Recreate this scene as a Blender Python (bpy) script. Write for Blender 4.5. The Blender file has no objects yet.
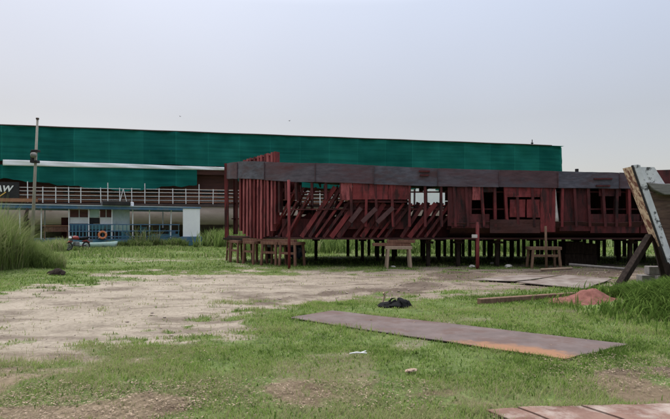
import bpy, bmesh, math, random
import numpy as np
from mathutils import Vector, Matrix, Euler

random.seed(7)
RNG = np.random.default_rng(7)
scene = bpy.context.scene
C = scene.collection
R = math.radians

# ------------------------------------------------------------------ camera
EYE = 1.65            # eye height, metres
F = 505.0             # focal length in photo pixels (670 wide)
CX, HY = 335.0, 226.0  # image centre column, horizon row in photo pixels
cam = bpy.data.cameras.new('camera')
cam.sensor_width = 36.0
cam.lens = 36.0 * F / 670.0
cam.shift_y = (HY - 209.5) / 670.0
cam.clip_start = 0.1
cam.clip_end = 4000
co = bpy.data.objects.new('camera', cam)
co.location = (0, 0, EYE)
co.rotation_euler = (R(90), 0, 0)
C.objects.link(co)
scene.camera = co

# ------------------------------------------------------------------ light
SUN_EL, SUN_AZ = 64.0, -30.0      # azimuth clockwise from +Y: high beyond the ship, a little to the left
w = bpy.data.worlds.new('World')
scene.world = w
w.use_nodes = True
nt = w.node_tree
nt.nodes.clear()
out = nt.nodes.new('ShaderNodeOutputWorld')
sky = nt.nodes.new('ShaderNodeTexSky')
sky.sky_type = 'NISHITA'
sky.sun_disc = False
sky.sun_elevation = R(SUN_EL)
sky.sun_rotation = R(SUN_AZ)
sky.dust_density = 1.5
sky.air_density = 1.2
bg1 = nt.nodes.new('ShaderNodeBackground')
bg1.inputs['Strength'].default_value = 0.05
nt.links.new(sky.outputs[0], bg1.inputs['Color'])
# the even cloud layer: brighter overhead, pale lavender low down, a little pinker to the left
tc = nt.nodes.new('ShaderNodeTexCoord')
sx = nt.nodes.new('ShaderNodeSeparateXYZ')
nt.links.new(tc.outputs['Generated'], sx.inputs[0])
rp = nt.nodes.new('ShaderNodeValToRGB')
rp.color_ramp.elements[0].position = 0.0
rp.color_ramp.elements[0].color = (0.33, 0.275, 0.26, 1)
e = rp.color_ramp.elements.new(0.20); e.color = (0.33, 0.285, 0.255, 1)
e = rp.color_ramp.elements.new(0.40); e.color = (0.465, 0.46, 0.48, 1); e = rp.color_ramp.elements.new(0.62); e.color = (1.35, 1.38, 1.44, 1)
rp.color_ramp.elements[-1].position = 1.0
rp.color_ramp.elements[-1].color = (2.55, 2.5, 2.4, 1)
nt.links.new(sx.outputs['Z'], rp.inputs[0])
cn = nt.nodes.new('ShaderNodeTexNoise')
cn.inputs['Scale'].default_value = 2.2
cn.inputs['Detail'].default_value = 3
nt.links.new(tc.outputs['Generated'], cn.inputs['Vector'])
mr = nt.nodes.new('ShaderNodeMapRange')
mr.inputs['From Min'].default_value = 0.3; mr.inputs['From Max'].default_value = 0.7
mr.inputs['To Min'].default_value = 0.96; mr.inputs['To Max'].default_value = 1.04
nt.links.new(cn.outputs['Fac'], mr.inputs['Value'])
mx = nt.nodes.new('ShaderNodeMapRange')       # left is a touch brighter and warmer than right
mx.inputs['From Min'].default_value = -0.6; mx.inputs['From Max'].default_value = 0.6
nt.links.new(sx.outputs['X'], mx.inputs['Value'])
lr = nt.nodes.new('ShaderNodeMix'); lr.data_type = 'RGBA'
lr.inputs['A'].default_value = (1.06, 1.02, 0.99, 1)
lr.inputs['B'].default_value = (0.84, 0.88, 0.95, 1)
nt.links.new(mx.outputs[0], lr.inputs['Factor'])
m1 = nt.nodes.new('ShaderNodeMix'); m1.data_type = 'RGBA'; m1.blend_type = 'MULTIPLY'; m1.inputs['Factor'].default_value = 1
nt.links.new(rp.outputs[0], m1.inputs['A']); nt.links.new(lr.outputs['Result'], m1.inputs['B'])
m2 = nt.nodes.new('ShaderNodeVectorMath'); m2.operation = 'SCALE'
my = nt.nodes.new('ShaderNodeMapRange')       # the unseen sky behind the camera is dimmed so upright faces stay darker
my.inputs['From Min'].default_value = -0.7; my.inputs['From Max'].default_value = 0.35; my.inputs['To Min'].default_value = 0.5; my.inputs['To Max'].default_value = 1.0
nt.links.new(sx.outputs['Y'], my.inputs['Value'])
m3 = nt.nodes.new('ShaderNodeVectorMath'); m3.operation = 'SCALE'
nt.links.new(m1.outputs['Result'], m3.inputs[0]); nt.links.new(my.outputs[0], m3.inputs['Scale'])
nt.links.new(m3.outputs[0], m2.inputs[0]); nt.links.new(mr.outputs[0], m2.inputs['Scale'])
bg2 = nt.nodes.new('ShaderNodeBackground')
bg2.inputs['Strength'].default_value = 1.0
nt.links.new(m2.outputs[0], bg2.inputs['Color'])
ad = nt.nodes.new('ShaderNodeAddShader')
nt.links.new(bg1.outputs[0], ad.inputs[0]); nt.links.new(bg2.outputs[0], ad.inputs[1])
nt.links.new(ad.outputs[0], out.inputs['Surface'])

sl = bpy.data.lights.new('sun', 'SUN')
sl.energy = 1.5
sl.angle = R(25)
sl.color = (1.0, 0.95, 0.9)
so = bpy.data.objects.new('sun', sl)
so.rotation_euler = (R(90 - SUN_EL), 0, R(180 - SUN_AZ + 0.0))
C.objects.link(so)
_az = R(SUN_AZ)
_d = Vector((math.sin(_az) * math.cos(R(SUN_EL)), math.cos(_az) * math.cos(R(SUN_EL)), math.sin(R(SUN_EL))))
so.rotation_euler = _d.to_track_quat('Z', 'Y').to_euler()

scene.view_settings.view_transform = 'Standard'
scene.view_settings.look = 'None'
scene.view_settings.exposure = 0.25
scene.view_settings.gamma = 1.0

# ------------------------------------------------------------------ helpers
def P(px, py, Y):
    """the point at depth Y seen at photo pixel (px, py)"""
    return Vector(((px - CX) / F * Y, Y, EYE + (HY - py) / F * Y))

def G(px, py):
    """the ground point seen at photo pixel (px, py)"""
    Y = EYE * F / (py - HY)
    return Vector(((px - CX) / F * Y, Y, 0))

class Line:
    """a vertical plane through two ground points"""
    def __init__(s, A, B):
        s.A = Vector((A[0], A[1])); d = Vector((B[0] - A[0], B[1] - A[1])); s.L = d.length; s.u = d / s.L
        s.ang = math.atan2(s.u.y, s.u.x)
    def t(s, px):
        k = (px - CX) / F
        return (k * s.A.y - s.A.x) / (s.u.x - k * s.u.y)
    def Y(s, px):
        return s.A.y + s.u.y * s.t(px)
    def z(s, px, py):
        return EYE + (HY - py) / F * s.Y(px)

class MB:
    def __init__(s):
        s.v = []; s.f = []
    def add(s, vs, fs):
        n = len(s.v); s.v += [tuple(p) for p in vs]; s.f += [tuple(i + n for i in f) for f in fs]; return s
    def box(s, c, size, rz=0.0, M=None):
        hx, hy, hz = size[0] / 2, size[1] / 2, size[2] / 2
        vs = [Vector((x, y, z)) for z in (-hz, hz) for y in (-hy, hy) for x in (-hx, hx)]
        M = M or Matrix.Rotation(rz, 3, 'Z')
        vs = [M @ p + Vector(c) for p in vs]
        return s.add(vs, [(0, 2, 3, 1), (4, 5, 7, 6), (0, 1, 5, 4), (2, 6, 7, 3), (0, 4, 6, 2), (1, 3, 7, 5)])
    def beam(s, a, b, wdt, hgt, up=(0, 0, 1)):
        a = Vector(a); b = Vector(b); d = b - a; L = d.length; x = d / L
        upv = Vector(up)
        if abs(x.dot(upv)) > 0.98: upv = Vector((0, 1, 0))
        y = upv.cross(x).normalized(); z = x.cross(y)
        return s.box((a + b) / 2, (L, wdt, hgt), M=Matrix((x, y, z)).transposed())
    def tube(s, pts, r, n=8, cap=True, r1=None):
        pts = [Vector(p) for p in pts]; rings = []
        for i, p in enumerate(pts):
            d = (pts[min(i + 1, len(pts) - 1)] - pts[max(i - 1, 0)]).normalized()
            a = Vector((0, 0, 1)) if abs(d.z) < 0.9 else Vector((1, 0, 0))
            x = a.cross(d).normalized(); y = d.cross(x)
            k = i / max(1, len(pts) - 1)
            rr = r[i] if isinstance(r, (list, tuple)) else (r + ((r1 if r1 is not None else r) - r) * k)
            rings.append([p + (x * math.cos(2 * math.pi * j / n) + y * math.sin(2 * math.pi * j / n)) * rr for j in range(n)])
        fs = []
        for i in range(len(pts) - 1):
            for j in range(n):
                fs.append((i * n + j, i * n + (j + 1) % n, (i + 1) * n + (j + 1) % n, (i + 1) * n + j))
        if cap:
            fs.append(tuple(reversed(range(n)))); fs.append(tuple(range((len(pts) - 1) * n, len(pts) * n)))
        return s.add([p for rg in rings for p in rg], fs)
    def torus(s, c, R0, r, axis='Y', n=24, m=8, M=None):
        vs = []
        for i in range(n):
            a = 2 * math.pi * i / n
            for j in range(m):
                b = 2 * math.pi * j / m
                q = R0 + r * math.cos(b)
                p = Vector((q * math.cos(a), r * math.sin(b), q * math.sin(a)))
                if axis == 'Z': p = Vector((p.x, p.z, p.y))
                if axis == 'X': p = Vector((p.y, p.x, p.z))
                if M: p = M @ p
                vs.append(p + Vector(c))
        fs = [(i * m + j, i * m + (j + 1) % m, ((i + 1) % n) * m + (j + 1) % m, ((i + 1) % n) * m + j) for i in range(n) for j in range(m)]
        return s.add(vs, fs)
    def prism(s, poly, z0, z1):
        n = len(poly)
        zz0 = z0 if callable(z0) else (lambda x, y: z0)
        zz1 = z1 if callable(z1) else (lambda x, y: z1)
        vs = [(p[0], p[1], zz0(p[0], p[1])) for p in poly] + [(p[0], p[1], zz1(p[0], p[1])) for p in poly]
        fs = [tuple(reversed(range(n))), tuple(range(n, 2 * n))] + [(i, (i + 1) % n, n + (i + 1) % n, n + i) for i in range(n)]
        return s.add(vs, fs)
    def strip(s, rows, closed=False):
        """grid of points rows[i][j]"""
        m = len(rows[0]); vs = [p for r in rows for p in r]
        fs = [(i * m + j, i * m + j + 1, (i + 1) * m + j + 1, (i + 1) * m + j) for i in range(len(rows) - 1) for j in range(m - 1)]
        return s.add(vs, fs)
    def build(s, name, mat, parent=None, off=None, smooth=False, bevel=0.0, solid=0.0):
        me = bpy.data.meshes.new(name)
        o3 = Vector(off) if off is not None else Vector((0, 0, 0))
        me.from_pydata([tuple(Vector(p) - o3) for p in s.v], [], s.f)
        me.materials.append(mat)
        o = bpy.data.objects.new(name, me); C.objects.link(o)
        if parent is not None: o.parent = parent
        bm = bmesh.new(); bm.from_mesh(me)
        bmesh.ops.recalc_face_normals(bm, faces=bm.faces); bm.to_mesh(me); bm.free()
        if smooth:
            me.polygons.foreach_set('use_smooth', [True] * len(me.polygons))
        if solid:
            sm = o.modifiers.new('thick', 'SOLIDIFY'); sm.thickness = solid; sm.offset = 0
        if bevel:
            bv = o.modifiers.new('bevel', 'BEVEL'); bv.width = bevel; bv.segments = 2; bv.limit_method = 'ANGLE'
        return o

def tag(o, label, cat, group=None, kind=None):
    o['label'] = label
    if cat: o['category'] = cat
    if group: o['group'] = group
    if kind: o['kind'] = kind
    return o

def empty(name, loc, rz=0.0):
    o = bpy.data.objects.new(name, None); o.empty_display_size = 0.2
    C.objects.link(o); o.location = loc; o.rotation_euler = (0, 0, rz); return o

def copy_tree(o, parent=None):
    c = o.copy(); C.objects.link(c)
    if parent is not None: c.parent = parent
    for ch in list(o.children): copy_tree(ch, c)
    return c

# numpy value noise
_PERM = RNG.random((256, 256))
def vnoise(x, y, s):
    x = np.asarray(x, float) * s + 1000.3; y = np.asarray(y, float) * s + 1000.7
    xi = np.floor(x).astype(int); yi = np.floor(y).astype(int); fx = x - xi; fy = y - yi
    fx = fx * fx * (3 - 2 * fx); fy = fy * fy * (3 - 2 * fy)
    g = lambda a, b: _PERM[a % 256, b % 256]
    return (g(xi, yi) * (1 - fx) + g(xi + 1, yi) * fx) * (1 - fy) + (g(xi, yi + 1) * (1 - fx) + g(xi + 1, yi + 1) * fx) * fy
def fbm(x, y, s, o=4):
    r = 0; a = 0.5; t = 0
    for i in range(o):
        r = r + a * vnoise(x, y, s); t += a; a *= 0.5; s *= 2.03
    return r / t

# ------------------------------------------------------------------ materials
def mat(name, c1, c2, scale=3.0, rough=0.8, bump=0.3, c3=None, thr=0.6, s3=1.2, stretch=(1, 1, 1), metal=0.0, detail=6, spec=0.3, coord='Object', tight=0.12):
    m = bpy.data.materials.new(name); m.use_nodes = True
    t = m.node_tree; b = t.nodes['Principled BSDF']
    tcn = t.nodes.new('ShaderNodeTexCoord'); mp = t.nodes.new('ShaderNodeMapping')
    mp.inputs['Scale'].default_value = stretch
    if coord == 'World':
        gm = t.nodes.new('ShaderNodeNewGeometry'); t.links.new(gm.outputs['Position'], mp.inputs[0])
    else:
        t.links.new(tcn.outputs[coord], mp.inputs[0])
    n = t.nodes.new('ShaderNodeTexNoise'); n.inputs['Scale'].default_value = scale; n.inputs['Detail'].default_value = detail; n.inputs['Roughness'].default_value = 0.65
    t.links.new(mp.outputs[0], n.inputs['Vector'])
    r = t.nodes.new('ShaderNodeValToRGB'); r.color_ramp.elements[0].position = 0.34; r.color_ramp.elements[1].position = 0.66
    r.color_ramp.elements[0].color = (*c1, 1); r.color_ramp.elements[1].color = (*c2, 1)
    t.links.new(n.outputs['Fac'], r.inputs[0])
    col = r.outputs[0]
    if c3 is not None:
        n3 = t.nodes.new('ShaderNodeTexNoise'); n3.inputs['Scale'].default_value = s3; n3.inputs['Detail'].default_value = 8; n3.inputs['Roughness'].default_value = 0.7
        t.links.new(mp.outputs[0], n3.inputs['Vector'])
        r3 = t.nodes.new('ShaderNodeMapRange'); r3.inputs['From Min'].default_value = thr - tight / 2; r3.inputs['From Max'].default_value = thr + tight / 2
        t.links.new(n3.outputs['Fac'], r3.inputs['Value'])
        mxn = t.nodes.new('ShaderNodeMix'); mxn.data_type = 'RGBA'; mxn.inputs['B'].default_value = (*c3, 1)
        t.links.new(r3.outputs[0], mxn.inputs['Factor']); t.links.new(col, mxn.inputs['A']); col = mxn.outputs['Result']
    t.links.new(col, b.inputs['Base Color'])
    b.inputs['Roughness'].default_value = rough; b.inputs['Metallic'].default_value = metal
    b.inputs['Specular IOR Level'].default_value = spec
    if bump:
        bp = t.nodes.new('ShaderNodeBump'); bp.inputs['Strength'].default_value = bump; bp.inputs['Distance'].default_value = 0.02
        t.links.new(n.outputs['Fac'], bp.inputs['Height']); t.links.new(bp.outputs[0], b.inputs['Normal'])
    return m

M = {}
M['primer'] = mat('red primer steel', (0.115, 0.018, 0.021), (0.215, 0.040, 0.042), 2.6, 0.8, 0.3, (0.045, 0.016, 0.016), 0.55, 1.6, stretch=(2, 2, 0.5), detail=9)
M['primer_bright'] = mat('bright and lit red primer', (0.20, 0.042, 0.046), (0.37, 0.11, 0.112), 2.5, 0.8, 0.3, (0.11, 0.024, 0.028), 0.54, 2.0, stretch=(2, 2, 0.4), detail=9)  # brighter red that also carries the stronger light on the bow ribs
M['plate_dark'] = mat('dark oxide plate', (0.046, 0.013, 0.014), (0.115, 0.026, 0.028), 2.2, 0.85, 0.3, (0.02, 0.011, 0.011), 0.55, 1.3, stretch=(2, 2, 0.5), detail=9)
M['plate_pale'] = mat('lit primer bar', (0.072, 0.035, 0.036), (0.105, 0.052, 0.053), 4, 0.8, 0.2)  # paler tone puts the light on the slanting faces into the colour
M['band'] = mat('grey steel band', (0.062, 0.054, 0.068), (0.115, 0.10, 0.122), 5.0, 0.8, 0.2, (0.085, 0.036, 0.04), 0.55, 0.6, stretch=(0.5, 0.5, 2.2), tight=0.2, detail=10)
M['band_red'] = mat('rusted band plate', (0.060, 0.034, 0.040), (0.105, 0.062, 0.07), 4.0, 0.8, 0.3, (0.075, 0.066, 0.082), 0.54, 0.9, stretch=(0.6, 0.6, 2), tight=0.16, detail=10)
M['band_blue'] = mat('bluish band plate', (0.055, 0.055, 0.070), (0.115, 0.115, 0.145), 5.0, 0.75, 0.3, (0.075, 0.045, 0.05), 0.55, 0.9, stretch=(0.6, 0.6, 2), tight=0.16, detail=10)
M['bottom'] = mat('rusty bottom strake', (0.055, 0.020, 0.018), (0.10, 0.042, 0.034), 2.4, 0.85, 0.3, (0.028, 0.013, 0.013), 0.52, 1.2, tight=0.2, detail=10)
M['timber'] = mat('weathered prop timber', (0.10, 0.06, 0.04), (0.20, 0.125, 0.085), 6, 0.9, 0.5, stretch=(3, 3, 0.6))
M['timber_red'] = mat('reddish timber', (0.11, 0.05, 0.035), (0.22, 0.115, 0.08), 6, 0.9, 0.5, stretch=(3, 3, 0.6))
M['timber_pale'] = mat('pale timber', (0.27, 0.19, 0.14), (0.38, 0.29, 0.22), 6, 0.9, 0.5, stretch=(3, 3, 0.6))
M['timber_dark'] = mat('tarred timber', (0.014, 0.010, 0.009), (0.04, 0.03, 0.025), 6, 0.95, 0.5, stretch=(3, 3, 0.6), spec=0.1)
M['white'] = mat('weathered white paint', (0.68, 0.68, 0.72), (0.8, 0.8, 0.83), 3, 0.6, 0.1, (0.45, 0.42, 0.42), 0.68, 1.5)
M['white_sheet'] = mat('white tarpaulin', (0.76, 0.77, 0.82), (0.84, 0.85, 0.88), 1.2, 0.6, 0.2)
M['maroon'] = mat('maroon wall', (0.075, 0.03, 0.03), (0.12, 0.045, 0.04), 1.2, 0.7, 0.1, (0.16, 0.075, 0.05), 0.6, 1.0, stretch=(0.5, 1, 3))
M['ochre'] = mat('orange brown trim', (0.28, 0.13, 0.075), (0.38, 0.19, 0.12), 1.6, 0.8, 0.1)
M['buff'] = mat('buff hull paint', (0.36, 0.28, 0.25), (0.48, 0.38, 0.35), 0.7, 0.7, 0.1, (0.22, 0.13, 0.10), 0.62, 0.5, stretch=(0.6, 1, 1.6))
M['hull_dark'] = mat('dark boot topping', (0.05, 0.035, 0.035), (0.09, 0.06, 0.055), 1.0, 0.8, 0.1)
M['dark'] = mat('dark paint and opening shade', (0.018, 0.018, 0.02), (0.035, 0.032, 0.034), 2, 0.8, 0.0)  # plain dark paint; on recess and doorway panels it stands for shade
M['blue'] = mat('blue paint', (0.05, 0.12, 0.21), (0.09, 0.18, 0.29), 2, 0.6, 0.1, (0.15, 0.16, 0.17), 0.60, 2)
M['teal'] = mat('teal paint', (0.06, 0.18, 0.23), (0.10, 0.26, 0.31), 2, 0.6, 0.1, (0.13, 0.14, 0.13), 0.56, 2)
M['mint'] = mat('mint paint', (0.36, 0.50, 0.47), (0.46, 0.60, 0.56), 2, 0.6, 0.1, (0.25, 0.27, 0.25), 0.62, 2)
M['greyblue'] = mat('pale corrugated sheet', (0.38, 0.46, 0.50), (0.50, 0.57, 0.61), 2, 0.55, 0.1, (0.28, 0.27, 0.27), 0.66, 2)
M['orange'] = mat('faded orange ring', (0.55, 0.16, 0.06), (0.68, 0.25, 0.11), 5, 0.7, 0.1)
M['black'] = mat('black plastic', (0.006, 0.006, 0.007), (0.018, 0.018, 0.019), 5, 0.9, 0.3, spec=0.1)
M['rubber'] = mat('tyre rubber', (0.015, 0.015, 0.015), (0.03, 0.03, 0.03), 8, 0.85, 0.1)
M['chrome'] = mat('dull metal', (0.16, 0.16, 0.165), (0.26, 0.26, 0.265), 6, 0.5, 0.0, metal=0.5)
M['redpaint'] = mat('red tank paint', (0.22, 0.03, 0.03), (0.28, 0.05, 0.045), 3, 0.5, 0.0)
M['concrete'] = mat('grey concrete', (0.15, 0.14, 0.135), (0.26, 0.245, 0.235), 8, 0.95, 0.5)
M['stone'] = mat('pale stone', (0.42, 0.40, 0.38), (0.58, 0.56, 0.53), 6, 0.95, 0.5)
M['pole'] = mat('weathered utility pole', (0.22, 0.20, 0.17), (0.33, 0.30, 0.26), 5, 0.9, 0.3, stretch=(3, 3, 0.4))
M['redsoil'] = mat('red brick dust', (0.12, 0.045, 0.035), (0.23, 0.095, 0.078), 7, 0.95, 0.8)
M['rust_sheet'] = mat('brown rust sheet', (0.125, 0.066, 0.05), (0.24, 0.15, 0.118), 3.2, 0.95, 0.6, (0.33, 0.27, 0.235), 0.56, 2.2, detail=12, tight=0.16)
M['pink_sheet'] = mat('dusty rust sheet', (0.16, 0.135, 0.12), (0.27, 0.235, 0.21), 2.4, 0.9, 0.5, (0.12, 0.085, 0.07), 0.52, 1.6, tight=0.2, detail=12)
M['brownplank'] = mat('brown hull planks', (0.06, 0.036, 0.03), (0.15, 0.09, 0.07), 3, 0.85, 0.4, (0.22, 0.18, 0.15), 0.62, 1.6, stretch=(0.6, 1, 5))
M['greywood'] = mat('grey rubbing strake', (0.12, 0.115, 0.11), (0.21, 0.20, 0.19), 4, 0.9, 0.5, stretch=(0.6, 2, 3))
M['cream_rust'] = mat('cream paint with rust', (0.50, 0.38, 0.24), (0.64, 0.50, 0.34), 4, 0.85, 0.3, (0.15, 0.055, 0.03), 0.51, 5.0, stretch=(1, 0.18, 1), detail=10, tight=0.08)
M['peel_white'] = mat('peeling white paint', (0.52, 0.53, 0.58), (0.72, 0.72, 0.76), 3, 0.75, 0.3, (0.08, 0.08, 0.085), 0.56, 3.2, tight=0.06, detail=10)
M['letter'] = mat('white lettering', (0.78, 0.78, 0.78), (0.82, 0.82, 0.82), 3, 0.6, 0.0)
M['yellow'] = mat('yellow lettering paint', (0.6, 0.36, 0.08), (0.68, 0.43, 0.12), 3, 0.6, 0.0)
M['bird'] = mat('dark feathers', (0.03, 0.03, 0.035), (0.06, 0.06, 0.065), 8, 0.8, 0.0)
M['tarp_blue'] = mat('blue plastic sheet', (0.05, 0.075, 0.15), (0.10, 0.14, 0.23), 3, 0.5, 0.3, (0.30, 0.32, 0.38), 0.6, 2.5)
M['lavender'] = mat('pale lilac board', (0.30, 0.29, 0.38), (0.40, 0.39, 0.48), 3, 0.7, 0.1)
M['leaf_dry'] = mat('dry leaf', (0.09, 0.058, 0.038), (0.38, 0.29, 0.21), 9, 0.9, 0.0, coord='World')

def net_material():
    m = bpy.data.materials.new('green shade netting'); m.use_nodes = True
    t = m.node_tree; L = t.links
    tcn = t.nodes.new('ShaderNodeTexCoord'); sp = t.nodes.new('ShaderNodeSeparateXYZ'); L.new(tcn.outputs['Object'], sp.inputs[0])
    # panels of cloth sewn together, each from a slightly different roll
    dv = t.nodes.new('ShaderNodeMath'); dv.operation = 'DIVIDE'; dv.inputs[1].default_value = 3.3; L.new(sp.outputs['X'], dv.inputs[0])
    fl = t.nodes.new('ShaderNodeMath'); fl.operation = 'FLOOR'; L.new(dv.outputs[0], fl.inputs[0])
    wn = t.nodes.new('ShaderNodeTexWhiteNoise'); wn.noise_dimensions = '1D'; L.new(fl.outputs[0], wn.inputs['W'])
    fr = t.nodes.new('ShaderNodeMath'); fr.operation = 'FRACT'; L.new(dv.outputs[0], fr.inputs[0])
    seam = t.nodes.new('ShaderNodeMath'); seam.operation = 'LESS_THAN'; seam.inputs[1].default_value = 0.03; L.new(fr.outputs[0], seam.inputs[0])
    mp = t.nodes.new('ShaderNodeMapping'); mp.inputs['Scale'].default_value = (0.08, 0.3, 1.6); L.new(tcn.outputs['Object'], mp.inputs[0])
    nz = t.nodes.new('ShaderNodeTexNoise'); nz.inputs['Scale'].default_value = 1.7; nz.inputs['Detail'].default_value = 5; L.new(mp.outputs[0], nz.inputs['Vector'])
    nb = t.nodes.new('ShaderNodeTexNoise'); nb.inputs['Scale'].default_value = 0.35; nb.inputs['Detail'].default_value = 3; L.new(tcn.outputs['Object'], nb.inputs['Vector'])
    s = t.nodes.new('ShaderNodeMath'); s.operation = 'ADD'; L.new(nz.outputs['Fac'], s.inputs[0]); L.new(nb.outputs['Fac'], s.inputs[1])
    s2 = t.nodes.new('ShaderNodeMath'); s2.operation = 'MULTIPLY_ADD'; s2.inputs[1].default_value = 0.28; L.new(wn.outputs['Value'], s2.inputs[0]); L.new(s.outputs[0], s2.inputs[2])
    s3 = t.nodes.new('ShaderNodeMath'); s3.operation = 'MULTIPLY_ADD'; s3.inputs[1].default_value = 0.22; L.new(seam.outputs[0], s3.inputs[0]); L.new(s2.outputs[0], s3.inputs[2])
    r = t.nodes.new('ShaderNodeValToRGB')
    r.color_ramp.elements[0].position = 0.40; r.color_ramp.elements[0].color = (0.008, 0.095, 0.088, 1)
    r.color_ramp.elements[1].position = 0.85; r.color_ramp.elements[1].color = (0.026, 0.24, 0.205, 1)
    h = t.nodes.new('ShaderNodeMath'); h.operation = 'MULTIPLY'; h.inputs[1].default_value = 0.5; L.new(s3.outputs[0], h.inputs[0])
    L.new(h.outputs[0], r.inputs[0])
    df = t.nodes.new('ShaderNodeBsdfDiffuse'); tl = t.nodes.new('ShaderNodeBsdfTranslucent'); L.new(r.outputs[0], df.inputs[0]); L.new(r.outputs[0], tl.inputs[0])
    mxs = t.nodes.new('ShaderNodeMixShader'); mxs.inputs[0].default_value = 0.25; L.new(df.outputs[0], mxs.inputs[1]); L.new(tl.outputs[0], mxs.inputs[2])
    bp = t.nodes.new('ShaderNodeBump'); bp.inputs['Strength'].default_value = 0.5; bp.inputs['Distance'].default_value = 0.1; L.new(nz.outputs['Fac'], bp.inputs['Height'])
    L.new(bp.outputs[0], df.inputs['Normal'])
    L.new(mxs.outputs[0], t.nodes['Material Output'].inputs['Surface'])
    t.nodes.remove(t.nodes['Principled BSDF'])
    return m
M['net'] = net_material()

def blade_material(name, stops):
    m = bpy.data.materials.new(name); m.use_nodes = True
    t = m.node_tree; L = t.links
    a = t.nodes.new('ShaderNodeAttribute'); a.attribute_name = 'tone'
    r = t.nodes.new('ShaderNodeValToRGB')
    els = r.color_ramp.elements
    els[0].position = stops[0][0]; els[0].color = (*stops[0][1], 1)
    els[1].position = stops[-1][0]; els[1].color = (*stops[-1][1], 1)
    for p, c in stops[1:-1]:
        k = els.new(p); k.color = (*c, 1)
    L.new(a.outputs['Fac'], r.inputs[0])
    df = t.nodes.new('ShaderNodeBsdfDiffuse'); tl = t.nodes.new('ShaderNodeBsdfTranslucent')
    L.new(r.outputs[0], df.inputs[0]); L.new(r.outputs[0], tl.inputs[0])
    mxs = t.nodes.new('ShaderNodeMixShader'); mxs.inputs[0].default_value = 0.4
    L.new(df.outputs[0], mxs.inputs[1]); L.new(tl.outputs[0], mxs.inputs[2])
    L.new(mxs.outputs[0], t.nodes['Material Output'].inputs['Surface'])
    t.nodes.remove(t.nodes['Principled BSDF'])
    return m
M['grass'] = blade_material('short grass', [(0.0, (0.072, 0.125, 0.026)), (0.45, (0.20, 0.295, 0.072)), (0.75, (0.30, 0.385, 0.115)), (0.9, (0.30, 0.29, 0.155)), (1.0, (0.40, 0.35, 0.22))])
M['tallgrass'] = blade_material('tall grass', [(0.0, (0.06, 0.10, 0.028)), (0.5, (0.17, 0.24, 0.07)), (0.85, (0.27, 0.33, 0.13)), (1.0, (0.34, 0.33, 0.19))])
M['weed'] = blade_material('weed leaves', [(0.0, (0.04, 0.085, 0.02)), (0.6, (0.09, 0.16, 0.035)), (1.0, (0.16, 0.22, 0.06))])

# ------------------------------------------------------------------ ground
def poly_sd(poly, x, y):
    """signed distance, positive inside"""
    x = np.asarray(x, float); y = np.asarray(y, float)
    d = np.full(x.shape, 1e9); ins = np.zeros(x.shape, bool); n = len(poly)
    for i in range(n):
        ax, ay = poly[i][:2]; bx, by = poly[(i + 1) % n][:2]
        ex, ey = bx - ax, by - ay
        tt = np.clip(((x - ax) * ex + (y - ay) * ey) / (ex * ex + ey * ey + 1e-9), 0, 1)
        d = np.minimum(d, np.hypot(x - ax - tt * ex, y - ay - tt * ey))
        c = ((ay > y) != (by > y)) & (x < (bx - ax) * (y - ay) / (by - ay + 1e-12) + ax)
        ins ^= c
    return np.where(ins, d, -d)

TRACK = [G(*p) for p in [(-160, 312), (0, 294), (60, 285), (130, 277), (180, 272.5), (240, 271), (300, 271.5), (400, 271), (520, 269), (680, 268), (900, 268),
                         (900, 276), (680, 282), (620, 281), (560, 284), (500, 287), (462, 290), (420, 294), (370, 298.5), (320, 303), (268, 309), (235, 319), (215, 328), (150, 346), (70, 356), (0, 366), (-120, 372)]]
DRY = [([G(*p) for p in [(-60, 383), (90, 385), (200, 384), (225, 392), (200, 425), (60, 440), (-60, 440)]], 0.85),
       ([G(*p) for p in [(205, 383), (320, 384), (440, 389), (470, 398), (420, 404), (300, 404), (205, 402)]], 0.6),
       ([G(*p) for p in [(-60, 340), (110, 338), (225, 322), (250, 330), (200, 352), (110, 385), (-60, 388)]], 0.55),
       ([G(*p) for p in [(590, 359), (670, 362), (690, 384), (615, 382)]], 0.8),
       ([G(*p) for p in [(395, 401), (520, 399.5), (690, 395.5), (690, 398.5), (520, 402), (395, 404.5)]], 0.95),
       ([G(*p) for p in [(110, 256.5), (195, 260), (195, 262), (110, 262)]], 0.4),
       ([G(*p) for p in [(365, 290), (400, 289), (430, 292), (400, 296), (370, 296)]], 0.8)]
STEELPLATE = [(-0.82, 8.95), (-0.05, 9.75), (4.05, 6.95), (2.80, 6.15)]
def smooth(a, b, v):
    t = np.clip((v - a) / (b - a), 0, 1); return t * t * (3 - 2 * t)

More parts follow.
